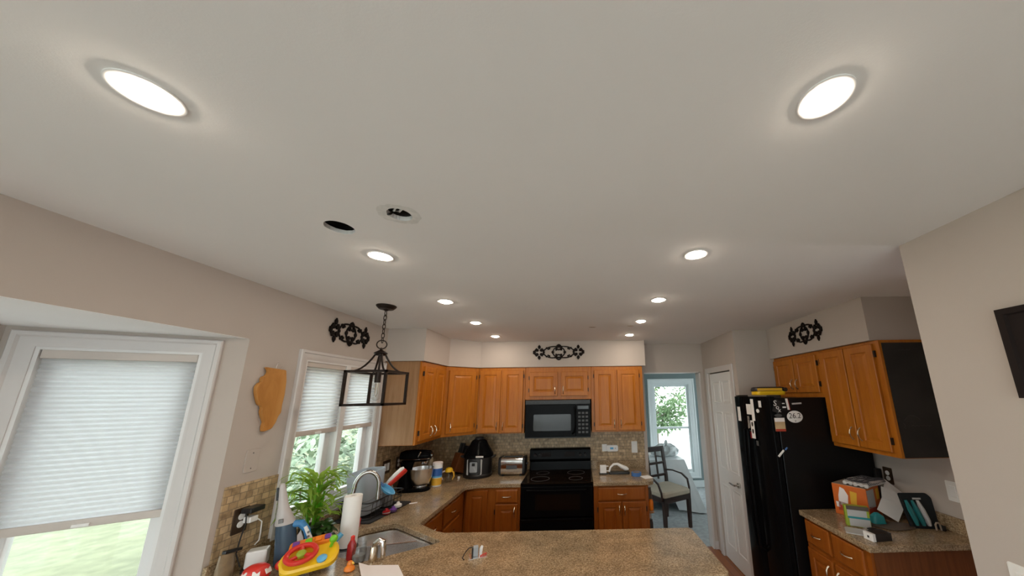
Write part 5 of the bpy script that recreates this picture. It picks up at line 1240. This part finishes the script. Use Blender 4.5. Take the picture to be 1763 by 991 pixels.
# plastic sheet draped with folds over the table
g = G(); q = random.Random(2)
X0, X1, Y0, Y1 = -.78, .55, -.51, .45
per = []
N = 26
for i in range(N): per.append((X0+(X1-X0)*i/N, Y0))
for i in range(N): per.append((X1, Y0+(Y1-Y0)*i/N))
for i in range(N): per.append((X1-(X1-X0)*i/N, Y1))
for i in range(N): per.append((X0, Y1-(Y1-Y0)*i/N))
def ringz(z, k, amp):
    out = []
    for i, (x, y) in enumerate(per):
        cx, cy = (X0+X1)/2, (Y0+Y1)/2; w = amp*math.sin(i*1.9)+amp*.6*math.sin(i*.83+1)
        dc = math.hypot(x-X1, y-Y0); kick = max(0, 1-dc/.30)*(.735-z)/.73
        nx_, ny_ = (x-cx)/.66, (y-cy)/.48
        out.append((x+nx_*(k+w)+kick*.16, y+ny_*(k+w)-kick*.24, z))
    return out
hem = [.02 if math.hypot(x-X1, y-Y0) < .30 else .22+.05*math.sin(i*.7) for i, (x, y) in enumerate(per)]
low = ringz(.03, .08, .022); low = [(x, y, h) for (x, y, z), h in zip(low, hem)]
mid = ringz(.40, .045, .014); mid = [(x, y, .735-(.735-h)*.5) for (x, y, z), h in zip(mid, hem)]
top_ = ringz(.73, .004, .002); inn = [((X0+X1)/2+(x-(X0+X1)/2)*.9, (Y0+Y1)/2+(y-(Y0+Y1)/2)*.9, .741) for x, y in per]
g.loft([low, mid, top_, inn], c0=False)
tag(g.make('plastic_sheet', 'sheet', loc=(1.15, 5.95, .004)), 'white plastic sheet draped over the dining table', 'cover sheet')
t = thing('plastic_bag', 'crumpled grey plastic bag bundle on the draped dining table', 'bag', (1.46, 5.72, .748))
g = G(); q = random.Random(21)
g.loft([[((.22*k)*math.cos(2*math.pi*i/20)*(1+q.uniform(-.18, .18)), (.13*k)*math.sin(2*math.pi*i/20)*(1+q.uniform(-.18, .18)), z*(1+q.uniform(-.08, .08))) for i in range(20)] for z, k in ((0, .75), (.03, 1), (.09, 1.02), (.15, .8), (.19, .45), (.20, .1))]); g.make('bag_body', 'bag', t, smooth=False)
g = G(); g.leaf((.02, 0, .19), (.4, .2, 1), (0, -1, 0), .08, .06, .5); g.make('tied_end', 'bag', t)
t = thing('white_bundle', 'white cloth bundle on the table behind the chair back', 'bundle', (1.03, 5.62, .748))
g = G(); g.loft([[((.15*k)*math.cos(2*math.pi*i/18)*(1+q.uniform(-.15, .15)), (.11*k)*math.sin(2*math.pi*i/18)*(1+q.uniform(-.15, .15)), z) for i in range(18)] for z, k in ((0, .85), (.05, 1), (.14, .9), (.22, .5), (.24, .1))]); g.make('cloth', 'paper', t, smooth=False)
g = G(); g.tube([(-.10, -.09, .03), (0, -.12, .10), (.09, -.09, .04)], .022, 8); g.make('green_roll', 'leafdark', t)
g = G(); g.box(-.07, -.035, 0, .07, .035, .006); tag(g.make('floor_register', 'darkgrey', loc=(2.12, 6.35, .005), smooth=False), 'dark floor vent on the carpet under the dining window', 'vent')

# =================================================================== LIGHT, WORLD, CAMERA
w = bpy.data.worlds.new('World'); bpy.context.scene.world = w; w.use_nodes = True
bg = w.node_tree.nodes['Background']; bg.inputs[0].default_value = (.955, .95, 1.0, 1); bg.inputs[1].default_value = SKY
sun = bpy.data.lights.new('sun', 'SUN'); sun.energy = 1.6; sun.angle = R(8); sun.color = (1, .97, .9)
so = bpy.data.objects.new('sun', sun); C.objects.link(so); so.rotation_euler = (R(-18), R(25), 0)

cam = bpy.data.cameras.new('camera'); co = bpy.data.objects.new('camera', cam); C.objects.link(co)
F, yaw, pitch, roll, PX, PY = 539.14, .022526, .20803, .0147, 1009.0, 566.12
fw = Vector((math.sin(yaw)*math.cos(pitch), math.cos(yaw)*math.cos(pitch), math.sin(pitch)))
rt = Vector((math.cos(yaw), -math.sin(yaw), 0)); dn_ = fw.cross(rt)
r2 = rt*math.cos(roll)+dn_*math.sin(roll); d2 = -rt*math.sin(roll)+dn_*math.cos(roll)
mw = Matrix((r2, -d2, -fw)).transposed().to_4x4(); mw.translation = (0, 0, 1.79)
co.matrix_world = mw
cam.sensor_fit = 'HORIZONTAL'; cam.sensor_width = 36; cam.lens = F/1763*36
cam.shift_x = (881.5-PX)/1763; cam.shift_y = (PY-495.5)/1763
cam.clip_start = .02; cam.clip_end = 200
S = bpy.context.scene; S.camera = co
S.view_settings.view_transform = 'Standard'; S.view_settings.look = 'None'; S.view_settings.gamma = 1; S.view_settings.exposure = 0
S.view_settings.use_curve_mapping = False
S.cycles.use_denoising = True
S.cycles.max_bounces = 10; S.cycles.diffuse_bounces = 6; S.cycles.transparent_max_bounces = 12
S.cycles.sample_clamp_indirect = 6
